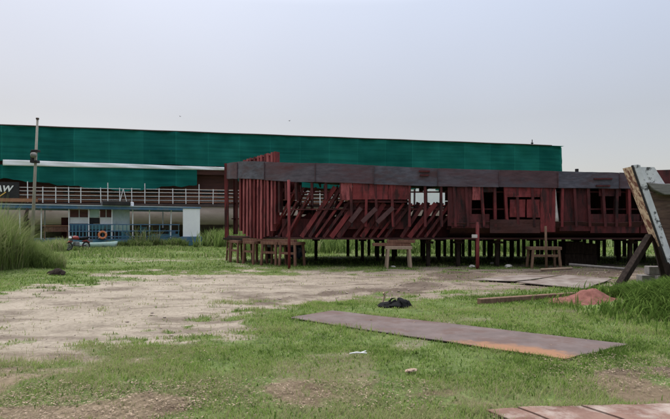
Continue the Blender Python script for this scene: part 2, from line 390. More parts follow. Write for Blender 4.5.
def dirt_mask(x, y):
    x = np.asarray(x, float); y = np.asarray(y, float)
    sc = np.clip(y / 12.0, 0.35, 3)                      # the verge is raggeder where the track is wider
    n = fbm(x, y * 0.8, 1.1, 5) - 0.5
    n2 = fbm(x + 40, y, 0.33, 3) - 0.5
    n4 = fbm(x * 0.7 + 9, y * 1.2, 3.2, 4) - 0.5
    m = smooth(-0.75, 0.75, poly_sd(TRACK, x, y) / sc + 0.25 + 0.35 * smooth(1.0, 4.0, x) + n * 3.4 + n2 * 1.8 + n4 * 1.8)
    # grass islands within the track
    isl = fbm(x * 0.45 + 11, y, 0.9, 4)
    inner = smooth(0.4, 2.2, poly_sd(TRACK, x, y))
    m = m * (1 - 0.6 * (1 - 0.8 * inner) * smooth(0.60, 0.67, isl))
    m = m * (1 - (0.65 - 0.35 * inner) * smooth(0.64, 0.72, fbm(x * 0.8 + 71, y * 1.4, 2.4, 3)))
    for pl, k in DRY:
        m = np.maximum(m, np.clip(k * (0.35 + 2.6 * (fbm(x * 0.7 + 17, y * 1.3, 2.6, 4) - 0.25)), 0, 1) * smooth(-0.3, 0.3, poly_sd(pl, x, y) + n * 1.6))
    # bare patches in the lawn
    m = np.maximum(m, 0.5 * smooth(0.60, 0.72, fbm(x + 7, y + 3, 0.8, 4)) * smooth(3, 5, y))
    return m

MUD = [[G(*p) for p in [(225, 300), (300, 291), (380, 286), (425, 283), (440, 287), (370, 292), (320, 297), (250, 303)]],
       [G(*p) for p in [(422, 274), (450, 271.5), (485, 272), (500, 277), (470, 281), (430, 281)]],
       [G(*p) for p in [(360, 290), (405, 288.5), (425, 292), (405, 296), (365, 297)]],
       [G(*p) for p in [(500, 271), (640, 270), (640, 276), (560, 276)]]]
def mud_mask(x, y):
    n = fbm(x * 0.8 + 23, y * 1.6, 1.9, 5) - 0.5
    m = np.zeros(np.shape(x))
    for pl in MUD: m = np.maximum(m, smooth(-0.25, 0.35, poly_sd(pl, x, y) + n * 2.2))
    return m
def height(x, y):
    x = np.asarray(x, float); y = np.asarray(y, float)
    h = (fbm(x, y, 0.5, 3) - 0.5) * 0.07 + (fbm(x, y, 2.5, 3) - 0.5) * 0.03
    d = smooth(-0.5, 0.8, poly_sd(TRACK, x, y))
    # wheel ruts along the track
    ruts = (fbm(x * 0.25, y * 1.6, 1.0, 4) - 0.5) * 0.14
    h = h + d * ruts - 0.02 * d
    md = mud_mask(x, y); h = h + md * ((fbm(x * 1.2, y * 2.2, 2.6, 4) - 0.45) * 0.15)
    h = h + 0.36 * np.exp(-(((x - 7.5) / 1.8) ** 2 + ((y - 9.9) / 1.4) ** 2))     # grassy mound at the right
    h = h + 0.22 * np.exp(-(((x + 11.6) / 2.4) ** 2 + ((y - 17.5) / 2.5) ** 2))
    h = h + 0.10 * np.exp(-(((x - 2.9) / 1.0) ** 2 + ((y - 14.2) / 0.5) ** 2))     # low spoil heaps beside the track
    h = h - 0.05 * np.exp(-(((x - 1.0) / 1.6) ** 2 + ((y - 13.2) / 0.35) ** 2))
    flat = smooth(-0.6, 0.1, poly_sd(STEELPLATE, x, y))
    h = h * (1 - flat)
    far = smooth(17.5, 19.5, y)
    h = h * (1 - 0.75 * far)
    return h * smooth(200, 60, np.hypot(x, y))

def axis_pts(fine, step, grow, far):
    pts = [0.0]; s = step
    while pts[-1] < far:
        if pts[-1] > fine: s *= grow
        pts.append(pts[-1] + s)
    return pts
xa = axis_pts(5, 0.055, 1.03, 1800)
xs = np.array([-p for p in reversed(xa[1:])] + xa)
ya = [-60, -40, -25, -15, -9, -5, -2, 0, 1.5, 2.6]
s = 0.035; v = 3.4
while v < 2200:
    ya.append(v); v += s; s = min(s * 1.006, 0.14) if v < 32 else s * 1.06
ys = np.array(ya)
GXm, GYm = np.meshgrid(xs, ys)
H = height(GXm.ravel(), GYm.ravel())
V = np.stack([GXm.ravel(), GYm.ravel(), H], 1)
nx, ny = len(xs), len(ys)
ii = (np.arange(ny - 1)[:, None] * nx + np.arange(nx - 1)[None, :]).ravel()
Q = np.stack([ii, ii + 1, ii + nx + 1, ii + nx], 1)

def np_mesh(name, verts, quads=None, tris=None, tone=None, attr='tone'):
    me = bpy.data.meshes.new(name)
    me.vertices.add(len(verts)); me.vertices.foreach_set('co', np.ascontiguousarray(verts, np.float32).ravel())
    parts = []; tot = []
    if quads is not None and len(quads): parts.append(quads.ravel()); tot.append(np.full(len(quads), 4))
    if tris is not None and len(tris): parts.append(tris.ravel()); tot.append(np.full(len(tris), 3))
    li = np.concatenate(parts).astype(np.int32); tt = np.concatenate(tot).astype(np.int32)
    me.loops.add(len(li)); me.loops.foreach_set('vertex_index', li)
    me.polygons.add(len(tt)); me.polygons.foreach_set('loop_start', np.concatenate([[0], np.cumsum(tt)[:-1]]).astype(np.int32))
    try: me.polygons.foreach_set('loop_total', tt)
    except Exception: pass
    me.update(calc_edges=True)
    if tone is not None:
        a = me.attributes.new(attr, 'FLOAT', 'POINT'); a.data.foreach_set('value', np.ascontiguousarray(tone, np.float32))
    return me

gme = np_mesh('ground', V, quads=Q, tone=dirt_mask(GXm.ravel(), GYm.ravel()), attr='dirt')
_a = gme.attributes.new('mud', 'FLOAT', 'POINT'); _a.data.foreach_set('value', np.ascontiguousarray(mud_mask(GXm.ravel(), GYm.ravel()), np.float32))
gme.polygons.foreach_set('use_smooth', [True] * len(gme.polygons))

def ground_material():
    m = bpy.data.materials.new('grass and dirt ground'); m.use_nodes = True
    t = m.node_tree; L = t.links; b = t.nodes['Principled BSDF']
    gm = t.nodes.new('ShaderNodeNewGeometry')
    at = t.nodes.new('ShaderNodeAttribute'); at.attribute_name = 'dirt'
    def noise(sc, det, rough=0.6):
        n = t.nodes.new('ShaderNodeTexNoise'); n.inputs['Scale'].default_value = sc; n.inputs['Detail'].default_value = det; n.inputs['Roughness'].default_value = rough
        L.new(gm.outputs['Position'], n.inputs['Vector']); return n.outputs['Fac']
    def ramp(src, stops):
        r = t.nodes.new('ShaderNodeValToRGB'); els = r.color_ramp.elements
        els[0].position = stops[0][0]; els[0].color = (*stops[0][1], 1); els[1].position = stops[-1][0]; els[1].color = (*stops[-1][1], 1)
        for p, c in stops[1:-1]:
            k = els.new(p); k.color = (*c, 1)
        L.new(src, r.inputs[0]); return r.outputs[0]
    soil = ramp(noise(0.9, 8, 0.7), [(0.28, (0.18, 0.152, 0.12)), (0.45, (0.305, 0.265, 0.212)), (0.7, (0.385, 0.337, 0.275))])
    fine = ramp(noise(16, 6, 0.7), [(0.3, (0.72, 0.70, 0.68)), (0.7, (1.15, 1.15, 1.15))])
    mps = t.nodes.new('ShaderNodeMapping'); mps.inputs['Scale'].default_value = (0.35, 1.0, 1); L.new(gm.outputs['Position'], mps.inputs[0])
    ns = t.nodes.new('ShaderNodeTexNoise'); ns.inputs['Scale'].default_value = 1.5; ns.inputs['Detail'].default_value = 9; ns.inputs['Roughness'].default_value = 0.72; L.new(mps.outputs[0], ns.inputs['Vector'])
    mud = t.nodes.new('ShaderNodeMapRange'); mud.inputs['From Min'].default_value = 0.49; mud.inputs['From Max'].default_value = 0.64; mud.inputs['To Max'].default_value = 0.85; L.new(ns.outputs['Fac'], mud.inputs['Value'])
    msl = t.nodes.new('ShaderNodeMix'); msl.data_type = 'RGBA'; msl.inputs['B'].default_value = (0.145, 0.115, 0.092, 1)
    am = t.nodes.new('ShaderNodeAttribute'); am.attribute_name = 'mud'
    mm_ = t.nodes.new('ShaderNodeMath'); mm_.operation = 'MULTIPLY_ADD'; mm_.inputs[1].default_value = 0.8; mm_.use_clamp = True; L.new(am.outputs['Fac'], mm_.inputs[0]); L.new(mud.outputs[0], mm_.inputs[2])
    L.new(mm_.outputs[0], msl.inputs['Factor']); L.new(soil, msl.inputs['A']); soil = msl.outputs['Result']
    # the track is greyer and trodden darker towards the slipway side
    sp = t.nodes.new('ShaderNodeSeparateXYZ'); L.new(gm.outputs['Position'], sp.inputs[0])
    wt = t.nodes.new('ShaderNodeMapRange'); wt.inputs['From Min'].default_value = -2.5; wt.inputs['From Max'].default_value = 4.5; L.new(sp.outputs['X'], wt.inputs['Value'])
    wet = t.nodes.new('ShaderNodeMix'); wet.data_type = 'RGBA'; wet.blend_type = 'MULTIPLY'; wet.inputs['B'].default_value = (0.72, 0.68, 0.68, 1)
    L.new(wt.outputs[0], wet.inputs['Factor']); L.new(soil, wet.inputs['A'])
    nf = t.nodes.new('ShaderNodeMapRange'); nf.inputs['From Min'].default_value = 7.0; nf.inputs['From Max'].default_value = 5.4; L.new(sp.outputs['Y'], nf.inputs['Value'])
    hum = t.nodes.new('ShaderNodeMix'); hum.data_type = 'RGBA'; hum.blend_type = 'MULTIPLY'; hum.inputs['B'].default_value = (0.66, 0.60, 0.50, 1)   # browner leaf mould in the front
    L.new(nf.outputs[0], hum.inputs['Factor']); L.new(wet.outputs['Result'], hum.inputs['A'])
    m0 = t.nodes.new('ShaderNodeMix'); m0.data_type = 'RGBA'; m0.blend_type = 'MULTIPLY'; m0.inputs['Factor'].default_value = 1
    L.new(hum.outputs['Result'], m0.inputs['A']); L.new(fine, m0.inputs['B'])
    turf = ramp(noise(2.6, 9, 0.75), [(0.3, (0.055, 0.075, 0.028)), (0.5, (0.12, 0.165, 0.055)), (0.66, (0.18, 0.215, 0.09)), (0.78, (0.24, 0.21, 0.145))])
    tf = ramp(noise(30, 5, 0.7), [(0.3, (0.6, 0.6, 0.6)), (0.7, (1.25, 1.25, 1.2))])
    m1 = t.nodes.new('ShaderNodeMix'); m1.data_type = 'RGBA'; m1.blend_type = 'MULTIPLY'; m1.inputs['Factor'].default_value = 1
    L.new(turf, m1.inputs['A']); L.new(tf, m1.inputs['B'])
    # ragged edge
    a1 = t.nodes.new('ShaderNodeMath'); a1.operation = 'MULTIPLY_ADD'; a1.inputs[1].default_value = 0.9; L.new(noise(5, 7, 0.75), a1.inputs[0]); L.new(at.outputs['Fac'], a1.inputs[2])
    mrg = t.nodes.new('ShaderNodeMapRange'); mrg.inputs['From Min'].default_value = 0.78; mrg.inputs['From Max'].default_value = 1.08; L.new(a1.outputs[0], mrg.inputs['Value'])
    mx_ = t.nodes.new('ShaderNodeMix'); mx_.data_type = 'RGBA'; L.new(mrg.outputs[0], mx_.inputs['Factor']); L.new(m1.outputs['Result'], mx_.inputs['A']); L.new(m0.outputs['Result'], mx_.inputs['B'])
    L.new(mx_.outputs['Result'], b.inputs['Base Color'])
    b.inputs['Roughness'].default_value = 0.95; b.inputs['Specular IOR Level'].default_value = 0.1
    bp = t.nodes.new('ShaderNodeBump'); bp.inputs['Strength'].default_value = 0.6; bp.inputs['Distance'].default_value = 0.06
    L.new(noise(7, 8, 0.75), bp.inputs['Height']); L.new(bp.outputs[0], b.inputs['Normal'])
    return m
gme.materials.append(ground_material())
ground = bpy.data.objects.new('ground', gme); C.objects.link(ground)
tag(ground, 'flat grassy yard crossed by a pale bare dirt track', None, kind='structure')

# ------------------------------------------------------------------ the net-covered ship behind
SH = Line((-33, 50), (28, 63))
ship = empty('passenger_ship', (-33, 50, 0), SH.ang)
tag(ship, 'long multi-deck passenger ship wrapped in green shade netting behind the ferry', 'ship')
T0, T1, BEAM, ZT = -9.0, SH.t(560) + 1.7, 11.0, 11.65
SL = 62.5   # where the rounded end starts
def ship_outline(inset, n=10):
    """plan outline with rounded right end, front edge at y=inset"""
    r = 3.0
    pts = [(T0 + inset, inset), (T1 - r, inset)]
    for i in range(1, n):
        a = -math.pi / 2 + (math.pi / 2) * i / n
        pts.append((T1 - r + (r - inset) * math.cos(a), r + (r - inset) * math.sin(a)))
    pts += [(T1 - inset, r), (T1 - inset, BEAM - inset), (T0 + inset, BEAM - inset)]
    return pts
MB().prism(ship_outline(0.5), 7.2, ZT - 0.25).build('upper_deckhouse', M['maroon'], ship)
MB().prism(ship_outline(1.6), 3.99, 7.2 - 0.004).build('lower_deckhouse', M['maroon'], ship)
MB().prism(ship_outline(-0.15), 3.72, 3.985).build('main_deck', M['hull_dark'], ship)
# hull: flared side over dark bottom
def hull_rows(prof):
    rows = []
    base = ship_outline(0.0)
    for (ins, z) in prof:
        o = ship_outline(ins); rows.append([(p[0], p[1], z) for p in o + [o[0]]])
    return rows
hb = MB().strip(hull_rows([(0.0, 3.70), (-0.05, 3.1), (0.05, 2.6), (0.35, 2.15), (0.8, 1.8)])); hb.build('hull_side', M['buff'], ship, smooth=True)
hd = MB().strip(hull_rows([(0.8, 1.798), (1.5, 1.2), (2.6, 0.5), (3.2, 0.0)])); hd.build('hull_bottom', M['hull_dark'], ship)
# netting
def net_sheet(t0, t1, z0f, z1, y0, around=False, seed=0):
    path = []
    n = int((t1 - t0) / 0.4)
    for i in range(n + 1):
        path.append((t0 + (t1 - t0) * i / n, 0.0, 0.0, -1.0))
    if around:
        r = 3.0
        path = [p for p in path if p[0] < T1 - r]
        for i in range(0, 9):
            a = -math.pi / 2 + (math.pi / 2) * i / 8
            path.append((T1 - r + r * math.cos(a), r + r * math.sin(a), math.cos(a), math.sin(a)))
        for i in range(1, 20):
            path.append((T1, r + (BEAM - r) * i / 19, 1.0, 0.0))
    rows = []
    nz = 14
    for k in range(nz + 1):
        row = []
        for i, (x, y, nxx, nyy) in enumerate(path):
            zb = z0f(x + y)
            z = zb + (z1 - zb) * k / nz
            kk = k / nz
            bay = abs(math.sin(math.pi * (x + y) / 3.3))
            d = 0.16 * bay * (1 - 0.2 * kk) + 0.30 * (float(fbm(x + y + seed, z * 0.6, 0.9, 3)) - 0.5) + 0.03 * math.sin((x + y) * 2.3 + 2 * z)
            if k == nz: z -= 0.03 * bay * bay
            row.append((x + nxx * (y0 - d), y + nyy * (y0 - d), z))
        rows.append(row)
    return MB().strip(rows)
net_sheet(T0, T1, lambda x: 8.1 + 0.05 * math.sin(x * 0.9) - 2.2 * float(smooth(21, 24, x)), ZT, 0.15, True).build('upper_net', M['net'], ship, smooth=True)
def low_edge(x):
    px = x / SH.L
    k = [(-9, 6.3), (0, 6.35), (4, 5.95), (8, 5.55), (11.5, 5.3), (13, 5.35), (15, 5.75), (18, 5.95), (20, 5.9)]
    xs_ = [a for a, _ in k]; zs_ = [b for _, b in k]
    return float(np.interp(x, xs_, zs_)) + 0.07 * math.sin(x * 2.1) + 0.05 * math.sin(x * 4.7)
net_sheet(T0, SH.t(197), low_edge, 7.72, 0.12, False, 31).build('lower_net', M['net'], ship, smooth=True)
# roof sheet of the netting: a shallow pitch over the frame
rows = []
for k in range(9):
    yy = -0.15 + (BEAM) * k / 8
    rows.append([(x, yy, ZT - 0.03 - 0.12 * abs(math.sin(math.pi * x / 3.3)) * (0 if k in (0,) else 1) + 0.9 * math.sin(math.pi * k / 8) * (1 if x < T1 - 4 else max(0, (T1 - x) / 4)) * 0.0) for x in np.linspace(T0, T1 - 1.2, 120)])
MB().strip(rows).build('roof_net', M['net'], ship, smooth=True)
# white strip of sheet between the two nets
rows = []
for k in range(5):
    rows.append([(x, -0.26 - 0.05 * abs(math.sin(math.pi * x / 3.3)) - 0.03 * math.sin(x * 1.7 + k), 7.62 + (8.2 - 0.012 * x - 7.62) * k / 4 + 0.012 * math.sin(x * 0.7)) for x in np.linspace(SH.t(4), SH.t(240), 70)])
MB().strip(rows).build('white_strip', M['white_sheet'], ship, smooth=True, solid=0.01)
# eaves pipe along the top edge
MB().tube([(x, -0.2, ZT - 0.02 + 0.012 * math.sin(x * 0.8)) for x in np.linspace(T0, T1 - 3, 40)], 0.06, 6).build('eaves_pipe', M['hull_dark'], ship)
tp = SH.t(535); MB().tube([(tp, 0.6, ZT - 0.2), (tp, 0.6, ZT + 0.75)], 0.05, 6).tube([(tp - .12, 0.6, ZT + 0.3), (tp + .12, 0.6, ZT + 0.3)], 0.1, 6).build('mast_stub', M['dark'], ship)
# railing: rails as one part, each stanchion its own
rails = MB()
for z in (4.35, 4.75, 5.15, 5.5):
    rails.tube([(T0, -0.05, z), (T1 - 6, -0.05, z)], 0.025, 6)
rails.build('rail', M['white'], ship)
tall = [28, 108, 145, 199]
pxs = [-20, -5, 13, 28, 43, 56, 69, 81, 101, 108, 120, 132, 145, 159, 173, 186, 199, 213, 226, 240, 254, 268, 282, 296, 308, 320, 332, 344, 356, 368, 380, 392, 404]
for q in pxs:
    zt = 6.1 if q in tall else 5.6
    MB().beam((SH.t(q), -0.05, 3.99), (SH.t(q) + random.uniform(-.03, .03), -0.05, zt), 0.07, 0.07).build('railing_post', M['white'], ship)
# crossed white strut by the gangway
MB().beam((SH.t(120), -0.12, 4.1), (SH.t(123.5), -0.12, 5.5), 0.06, 0.06).beam((SH.t(127), -0.12, 4.1), (SH.t(123.6), -0.17, 5.5), 0.06, 0.06).build('gangway_strut', M['white'], ship)
# slats on the wall behind the rails
sl_ = MB()
for z in (4.25, 4.6, 4.95, 5.3, 5.65):
    sl_.box(((T0 + T1) / 2 - 2, 1.52, z), (T1 - T0 - 8, 0.1, 0.13))
sl_.build('wall_slats', M['ochre'], ship)
for q in (64, 92, 112, 150, 178, 206, 222):
    MB().box((SH.t(q), 1.54, 4.9), (1.0, 0.12, 1.7)).build('doorway', M['dark'], ship)
# white cabin wall seen through the gap in the rusty hull
MB().box(((SH.t(400) + SH.t(462)) / 2, -0.02, 5.25), (SH.t(462) - SH.t(400), 0.16, 2.2)).build('white_panel', M['white_sheet'], ship)
MB().box(((SH.t(400) + SH.t(462)) / 2, -0.04, 4.07), (SH.t(462) - SH.t(400), 0.2, 0.15)).build('red_trim', M['redpaint'], ship)
# name board
nb0, nb1 = SH.t(-16), SH.t(20)
MB().box(((nb0 + nb1) / 2, -0.2, 5.05), (nb1 - nb0, 0.06, 1.9)).build('name_board', M['dark'], ship)
MB().box(((nb0 + nb1) / 2 + 0.9, -0.24, 4.22), (nb1 - nb0 + 1.6, 0.05, 0.35)).build('board_trim', M['ochre'], ship)
cu = bpy.data.curves.new('lettering', 'FONT'); cu.body = 'AW'; cu.size = 0.85; cu.shear = 0.25; cu.extrude = 0.02; cu.offset = 0.02
to = bpy.data.objects.new('tmp', cu); C.objects.link(to)
me = bpy.data.meshes.new_from_object(to.evaluated_get(bpy.context.evaluated_depsgraph_get()))
C.objects.unlink(to); bpy.data.objects.remove(to)
me.materials.clear(); me.materials.append(M['letter'])
lt = bpy.data.objects.new('lettering', me); C.objects.link(lt); lt.parent = ship
lt.location = (SH.t(-3.5), -0.26, 5.05); lt.rotation_euler = (R(90), 0, 0)
MB().beam((SH.t(-1), -0.26, 4.45), (SH.t(7), -0.26, 5.0), 0.03, 0.10).beam((SH.t(1), -0.265, 4.4), (SH.t(-3), -0.265, 4.8), 0.03, 0.08).build('yellow_flourish', M['yellow'], ship)

# ------------------------------------------------------------------ river ferry
FE = Line((-23.2, 35), (-11.2, 41.4))
ferry = empty('river_ferry', (-23.2, 35, 0), FE.ang)
tag(ferry, 'small blue river ferry with a flat roof on thin white posts', 'ferry')
ft0, ft1 = FE.t(-45), FE.t(199)
MB().box(((ft0 + ft1) / 2, 2.3, 3.02), (ft1 - ft0, 5.2, 0.22)).build('roof', M['blue'], ferry)
MB().box(((ft0 + ft1) / 2, 2.3, 3.165), (ft1 - ft0 + 0.1, 5.3, 0.06)).build('roof_sheet', M['greyblue'], ferry)
hullp = [(ft0 + 1, 0.15), (ft1 - 1.6, 0.15), (ft1 + 0.2, 1.4), (ft1 + 0.9, 2.4), (ft1 + 0.2, 3.4), (ft1 - 1.6, 4.6), (ft0 + 1, 4.6)]
MB().prism(hullp, 0.02, 0.60).build('hull', M['teal'], ferry, bevel=0.03)
MB().prism([(x, y) for x, y in hullp], 0.603, 0.68).build('deck', M['blue'], ferry)
for q in (-25, -2, 20, 41, 69, 89, 112, 133, 150, 171, 190):
    t_ = FE.t(q)
    MB().beam((t_, 0.2, 0.68), (t_ + random.uniform(-.06, .06), 0.12, 2.91), 0.075, 0.075).build('roof_post', M['white'], ferry)
for q in (0, 41, 89, 133, 171):
    MB().beam((FE.t(q) + .1, 4.4, 0.68), (FE.t(q) + .1, 4.45, 2.91), 0.08, 0.08).build('roof_post', M['white'], ferry)
rl = MB()
for py in (224.5, 231, 236.5):
    a, b = FE.t(69), FE.t(180)
    z = (FE.z(69, py) + FE.z(180, py)) / 2
    rl.beam((a, 0.14, z), (b, 0.14, z), 0.05, 0.07)
rl.build('side_rail', M['blue'], ferry)
for q in (72.5, 76, 79.5, 83, 86.5, 92.5, 96, 99.5, 103, 107, 111, 115, 119, 123, 127, 141, 150, 160, 170, 179):
    MB().beam((FE.t(q), 0.16, 0.68), (FE.t(q), 0.16, 1.78), 0.06, 0.06).build('rail_post', M['teal'], ferry)
def wall_panel(px0, px1, py0, py1, m, y=0.55, name='wall_panel', corr=False):
    a, b = FE.t(px0), FE.t(px1); pm = (px0 + px1) / 2
    z1, z0 = FE.z(pm, py0), FE.z(pm, py1)
    k = MB()
    if corr:
        n = 16; rows = [[(a + (b - a) * i / (2 * n), y + 0.02 * (i % 2), z) for i in range(2 * n + 1)] for z in (z0, z1)]
        k.strip(rows); return k.build(name, m, ferry, solid=0.01)
    k.box(((a + b) / 2, y, (z0 + z1) / 2), (b - a, 0.05, z1 - z0)); return k.build(name, m, ferry)
wall_panel(70, 88.5, 209, 217.4, M['maroon'], name='window_shade')
wall_panel(70, 88.5, 217.6, 223.5, M['white'])
wall_panel(70, 89, 223.8, 230, M['blue'], 0.6)
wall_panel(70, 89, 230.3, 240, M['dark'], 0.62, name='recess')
wall_panel(90, 100, 209, 217.4, M['mint'], name='door')
wall_panel(90, 100, 217.6, 223.5, M['dark'], 0.58, name='doorway')
wall_panel(90, 112, 224.0, 229.5, M['teal'], 0.6)
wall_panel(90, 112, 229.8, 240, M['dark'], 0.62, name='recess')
for pa, pb, ya, yb in ((70, 88.5, 208.6, 217.6), (100.5, 112.5, 208.6, 217.6)):
    a, b = FE.t(pa), FE.t(pb); z1, z0 = FE.z((pa + pb) / 2, ya), FE.z((pa + pb) / 2, yb); k = MB()
    for c_, sz_ in ((((a + b) / 2, .50, z0), (b - a, .05, .05)), (((a + b) / 2, .50, z1 - .03), (b - a, .05, .05)), (((a + b) / 2, .50, (z0 + z1) / 2), (.04, .05, z1 - z0))): k.box(c_, sz_)
    k.build('window_frame', M['white'], ferry)
wall_panel(100.5, 112.5, 209, 217.4, M['maroon'], name='window_shade')
wall_panel(100.5, 112.5, 217.6, 224, M['white'])
wall_panel(113, 130.5, 208.5, 224.6, M['greyblue'], corr=True)
wall_panel(113, 130.5, 225, 231, M['mint'], 0.5)
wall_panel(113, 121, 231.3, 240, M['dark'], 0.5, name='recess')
wall_panel(121.3, 130.5, 231.3, 240, M['teal'], 0.5)
wall_panel(152, 180, 234, 240, M['teal'], 0.5, name='bulwark')
a_, b_ = FE.t(102), FE.t(130)
MB().box(((a_ + b_) / 2, 0.6, 3.36), (b_ - a_, 2.2, 0.32)).build('roof_box', M['dark'], ferry, bevel=0.04)
MB().box((FE.t(132), 0.1, 3.35), (0.25, 0.25, 0.3)).build('roof_lamp', M['white'], ferry, bevel=0.03)
MB().box((FE.t(78), 2.4, 1.5), (2.2, 1.4, 1.6)).build('engine_casing', M['plate_dark'], ferry)

for q, y_, w_, h_, m_ in ((140, 1.6, .8, .5, M['dark']), (147, 2.2, .5, .9, M['teal']), (158, 1.2, 1.2, .42, M['plate_dark']), (168, 2.6, .7, .8, M['dark']), (174, 1.0, .5, .6, M['blue'])):
    MB().box((FE.t(q), y_, .685 + h_ / 2), (w_, .6, h_)).build('deck_locker', m_, ferry, bevel=0.03)
def ferry_pt(px, y, z):
    t_ = FE.t(px); u = FE.u; n = Vector((-u.y, u.x))
    p = FE.A + u * t_ + n * y
    return Vector((p.x, p.y, z))
lb = MB().torus((0, 0, 0), 0.25, 0.08, 'Y', 28, 10)
ring = lb.build('life_ring', M['orange'], None, smooth=True)
ring.location = ferry_pt(102.5, 0.02, FE.z(102.5, 235)); ring.rotation_euler = (0, 0, FE.ang)
tag(ring, 'round orange life ring hung on the blue ferry railing', 'life ring')
bands = MB()
for k in range(4):
    a = k * math.pi / 2 + 0.7
    bands.torus((0.30 * math.cos(a), 0, 0.30 * math.sin(a)), 0.098, 0.012, 'Y', 12, 6, M=Matrix.Rotation(-a, 3, 'Y') @ Matrix.Rotation(R(90), 3, 'X'))
bands.build('band', M['white'], ring)

# wooden counter on the ferry deck
p = ferry_pt(56, 0.9, 0.68)
ct = empty('wooden_counter', p, FE.ang)
tag(ct, 'low orange-brown wooden counter standing under the open left part of the ferry roof', 'counter')
MB().box((0, 0, 0.98), (1.75, 0.6, 0.08)).build('top', M['ochre'], ct, bevel=0.01)
MB().box((0, 0.0, 0.72), (1.6, 0.5, 0.36)).build('drawer_front', M['timber_red'], ct, bevel=0.01)
for sx_ in (-.75, .75):
    for sy_ in (-.2, .2):
        MB().box((sx_, sy_, 0.27), (0.08, 0.08, 0.54)).build('leg', M['timber_red'], ct)

# white board on a blue stand
p = ferry_pt(189, -0.9, 0)
bd = empty('notice_board', p, R(6))
tag(bd, 'blank white upright board on a blue base beside the right end of the ferry', 'board')
Yb = p.y
zc0, zc1 = EYE + (HY - 236.5) / F * Yb, EYE + (HY - 208.5) / F * Yb
wB = 16.5 / F * Yb
MB().box((0, 0, (zc0 + zc1) / 2), (wB, 0.06, zc1 - zc0)).build('panel', M['white_sheet'], bd, bevel=0.008)
MB().box((0, 0, zc1 + .05), (wB + 0.2, 0.16, 0.1)).build('cap', M['blue'], bd)
MB().box((0, 0.0, zc0 - .22), (wB + 0.25, 0.35, 0.42)).build('base_box', M['blue'], bd, bevel=0.02)
for s_ in (-1, 1):
    MB().box((s_ * 0.5, 0, (zc0 - .43) / 2), (0.09, 0.09, zc0 - .43)).build('leg', M['hull_dark'], bd)

# motorcycle in front of the ferry
def motorcycle(px, Y, rz):
    x = (px - CX) / F * Y
    r = empty('motorcycle', (x, Y, 0), rz)
    tag(r, 'red parked motorcycle standing in the weeds in front of the blue ferry', 'motorcycle')
    for xx in (-0.64, 0.64):
        MB().torus((xx, 0, 0.3), 0.255, 0.05, 'Y', 28, 8).build('tyre', M['rubber'], r, smooth=True)
        rim = MB().torus((xx, 0, 0.3), 0.20, 0.018, 'Y', 24, 6)
        for k in range(6):
            a = k * math.pi / 6
            rim.beam((xx - .2 * math.cos(a), 0, .3 - .2 * math.sin(a)), (xx + .2 * math.cos(a), 0, .3 + .2 * math.sin(a)), 0.012, 0.012)
        rim.build('rim', M['chrome'], r)
    fr_ = MB().tube([(0.64, 0.07, 0.3), (0.42, 0.07, 0.92)], 0.022).tube([(0.64, -0.07, 0.3), (0.42, -0.07, 0.92)], 0.022)
    fr_.tube([(0.42, 0, 0.85), (0.3, 0, 0.35), (-0.2, 0, 0.3), (-0.64, 0, 0.3)], 0.025).tube([(0.42, 0, 0.85), (-0.1, 0, 0.7), (-0.8, 0, 0.72)], 0.025)
    fr_.build('frame', M['hull_dark'], r)
    MB().tube([(0.40, 0, 0.82), (0.25, 0, 0.86), (0.02, 0, 0.84), (-0.1, 0, 0.78)], [0.05, 0.13, 0.13, 0.06], 12).build('fuel_tank', M['redpaint'], r, smooth=True)
    MB().tube([(-0.08, 0, 0.80), (-0.3, 0, 0.79), (-0.75, 0, 0.84), (-0.86, 0, 0.85)], [0.07, 0.10, 0.10, 0.05], 10).build('saddle', M['black'], r, smooth=True)
    MB().box((0.08, 0, 0.45), (0.34, 0.24, 0.3)).build('engine', M['chrome'], r, bevel=0.04)
    MB().tube([(0.36, -0.36, 1.02), (0.42, -0.12, 0.98), (0.42, 0.12, 0.98), (0.36, 0.36, 1.02)], 0.015).build('handlebar', M['chrome'], r)
    MB().tube([(0.44, 0, 0.86), (0.58, 0, 0.86)], [0.06, 0.095], 14).build('headlight', M['white'], r, smooth=True)
    MB().tube([(0.40, 0, .58), (0.62, 0, .62), (0.84, 0, .52)], [0.05, 0.06, 0.04], 8).build('front_mudguard', M['redpaint'], r, smooth=True)
    MB().tube([(-0.35, 0, .60), (-0.64, 0, .66), (-0.92, 0, .50)], [0.05, 0.07, 0.04], 8).build('rear_mudguard', M['redpaint'], r, smooth=True)
    MB().tube([(0.1, -0.14, 0.3), (-0.4, -0.16, 0.3), (-0.85, -0.16, 0.38)], [0.025, 0.04, 0.045], 8).build('exhaust', M['chrome'], r, smooth=True)
motorcycle(77.5, 34.2, R(-118))

# upturned pale canoe-like dinghy
def dinghy(name, p, L_, W_, H_, rz, m, label, cat, m2):
    r = empty(name, p, rz); tag(r, label, cat)
    rows = []
    for i in range(13):
        k = -1 + 2 * i / 12; ww = W_ / 2 * (1 - abs(k) ** 2.6) + 0.03; hh = H_ * (1 + 0.25 * k * k)
        rows.append([(k * L_ / 2, -ww, hh), (k * L_ / 2 * .97, -ww * .85, hh * .45), (k * L_ / 2 * .92, -ww * .35, 0.03), (k * L_ / 2 * .92, ww * .35, 0.03), (k * L_ / 2 * .97, ww * .85, hh * .45), (k * L_ / 2, ww, hh)])
    MB().strip(rows).build('hull', m, r, smooth=True, solid=0.04)
    for k in (-.45, 0.0, .45):
        MB().box((k * L_ / 2 * 1.0, 0, H_ * .8), (0.22, W_ * .8, 0.03)).build('thwart', m2, r)
dinghy('dinghy', (G(101, 248).x, 36.6, 0.02), 3.3, 0.9, 0.42, R(20), M['mint'], 'small pale mint dinghy lying in the grass below the ferry railing', 'dinghy', M['white'])

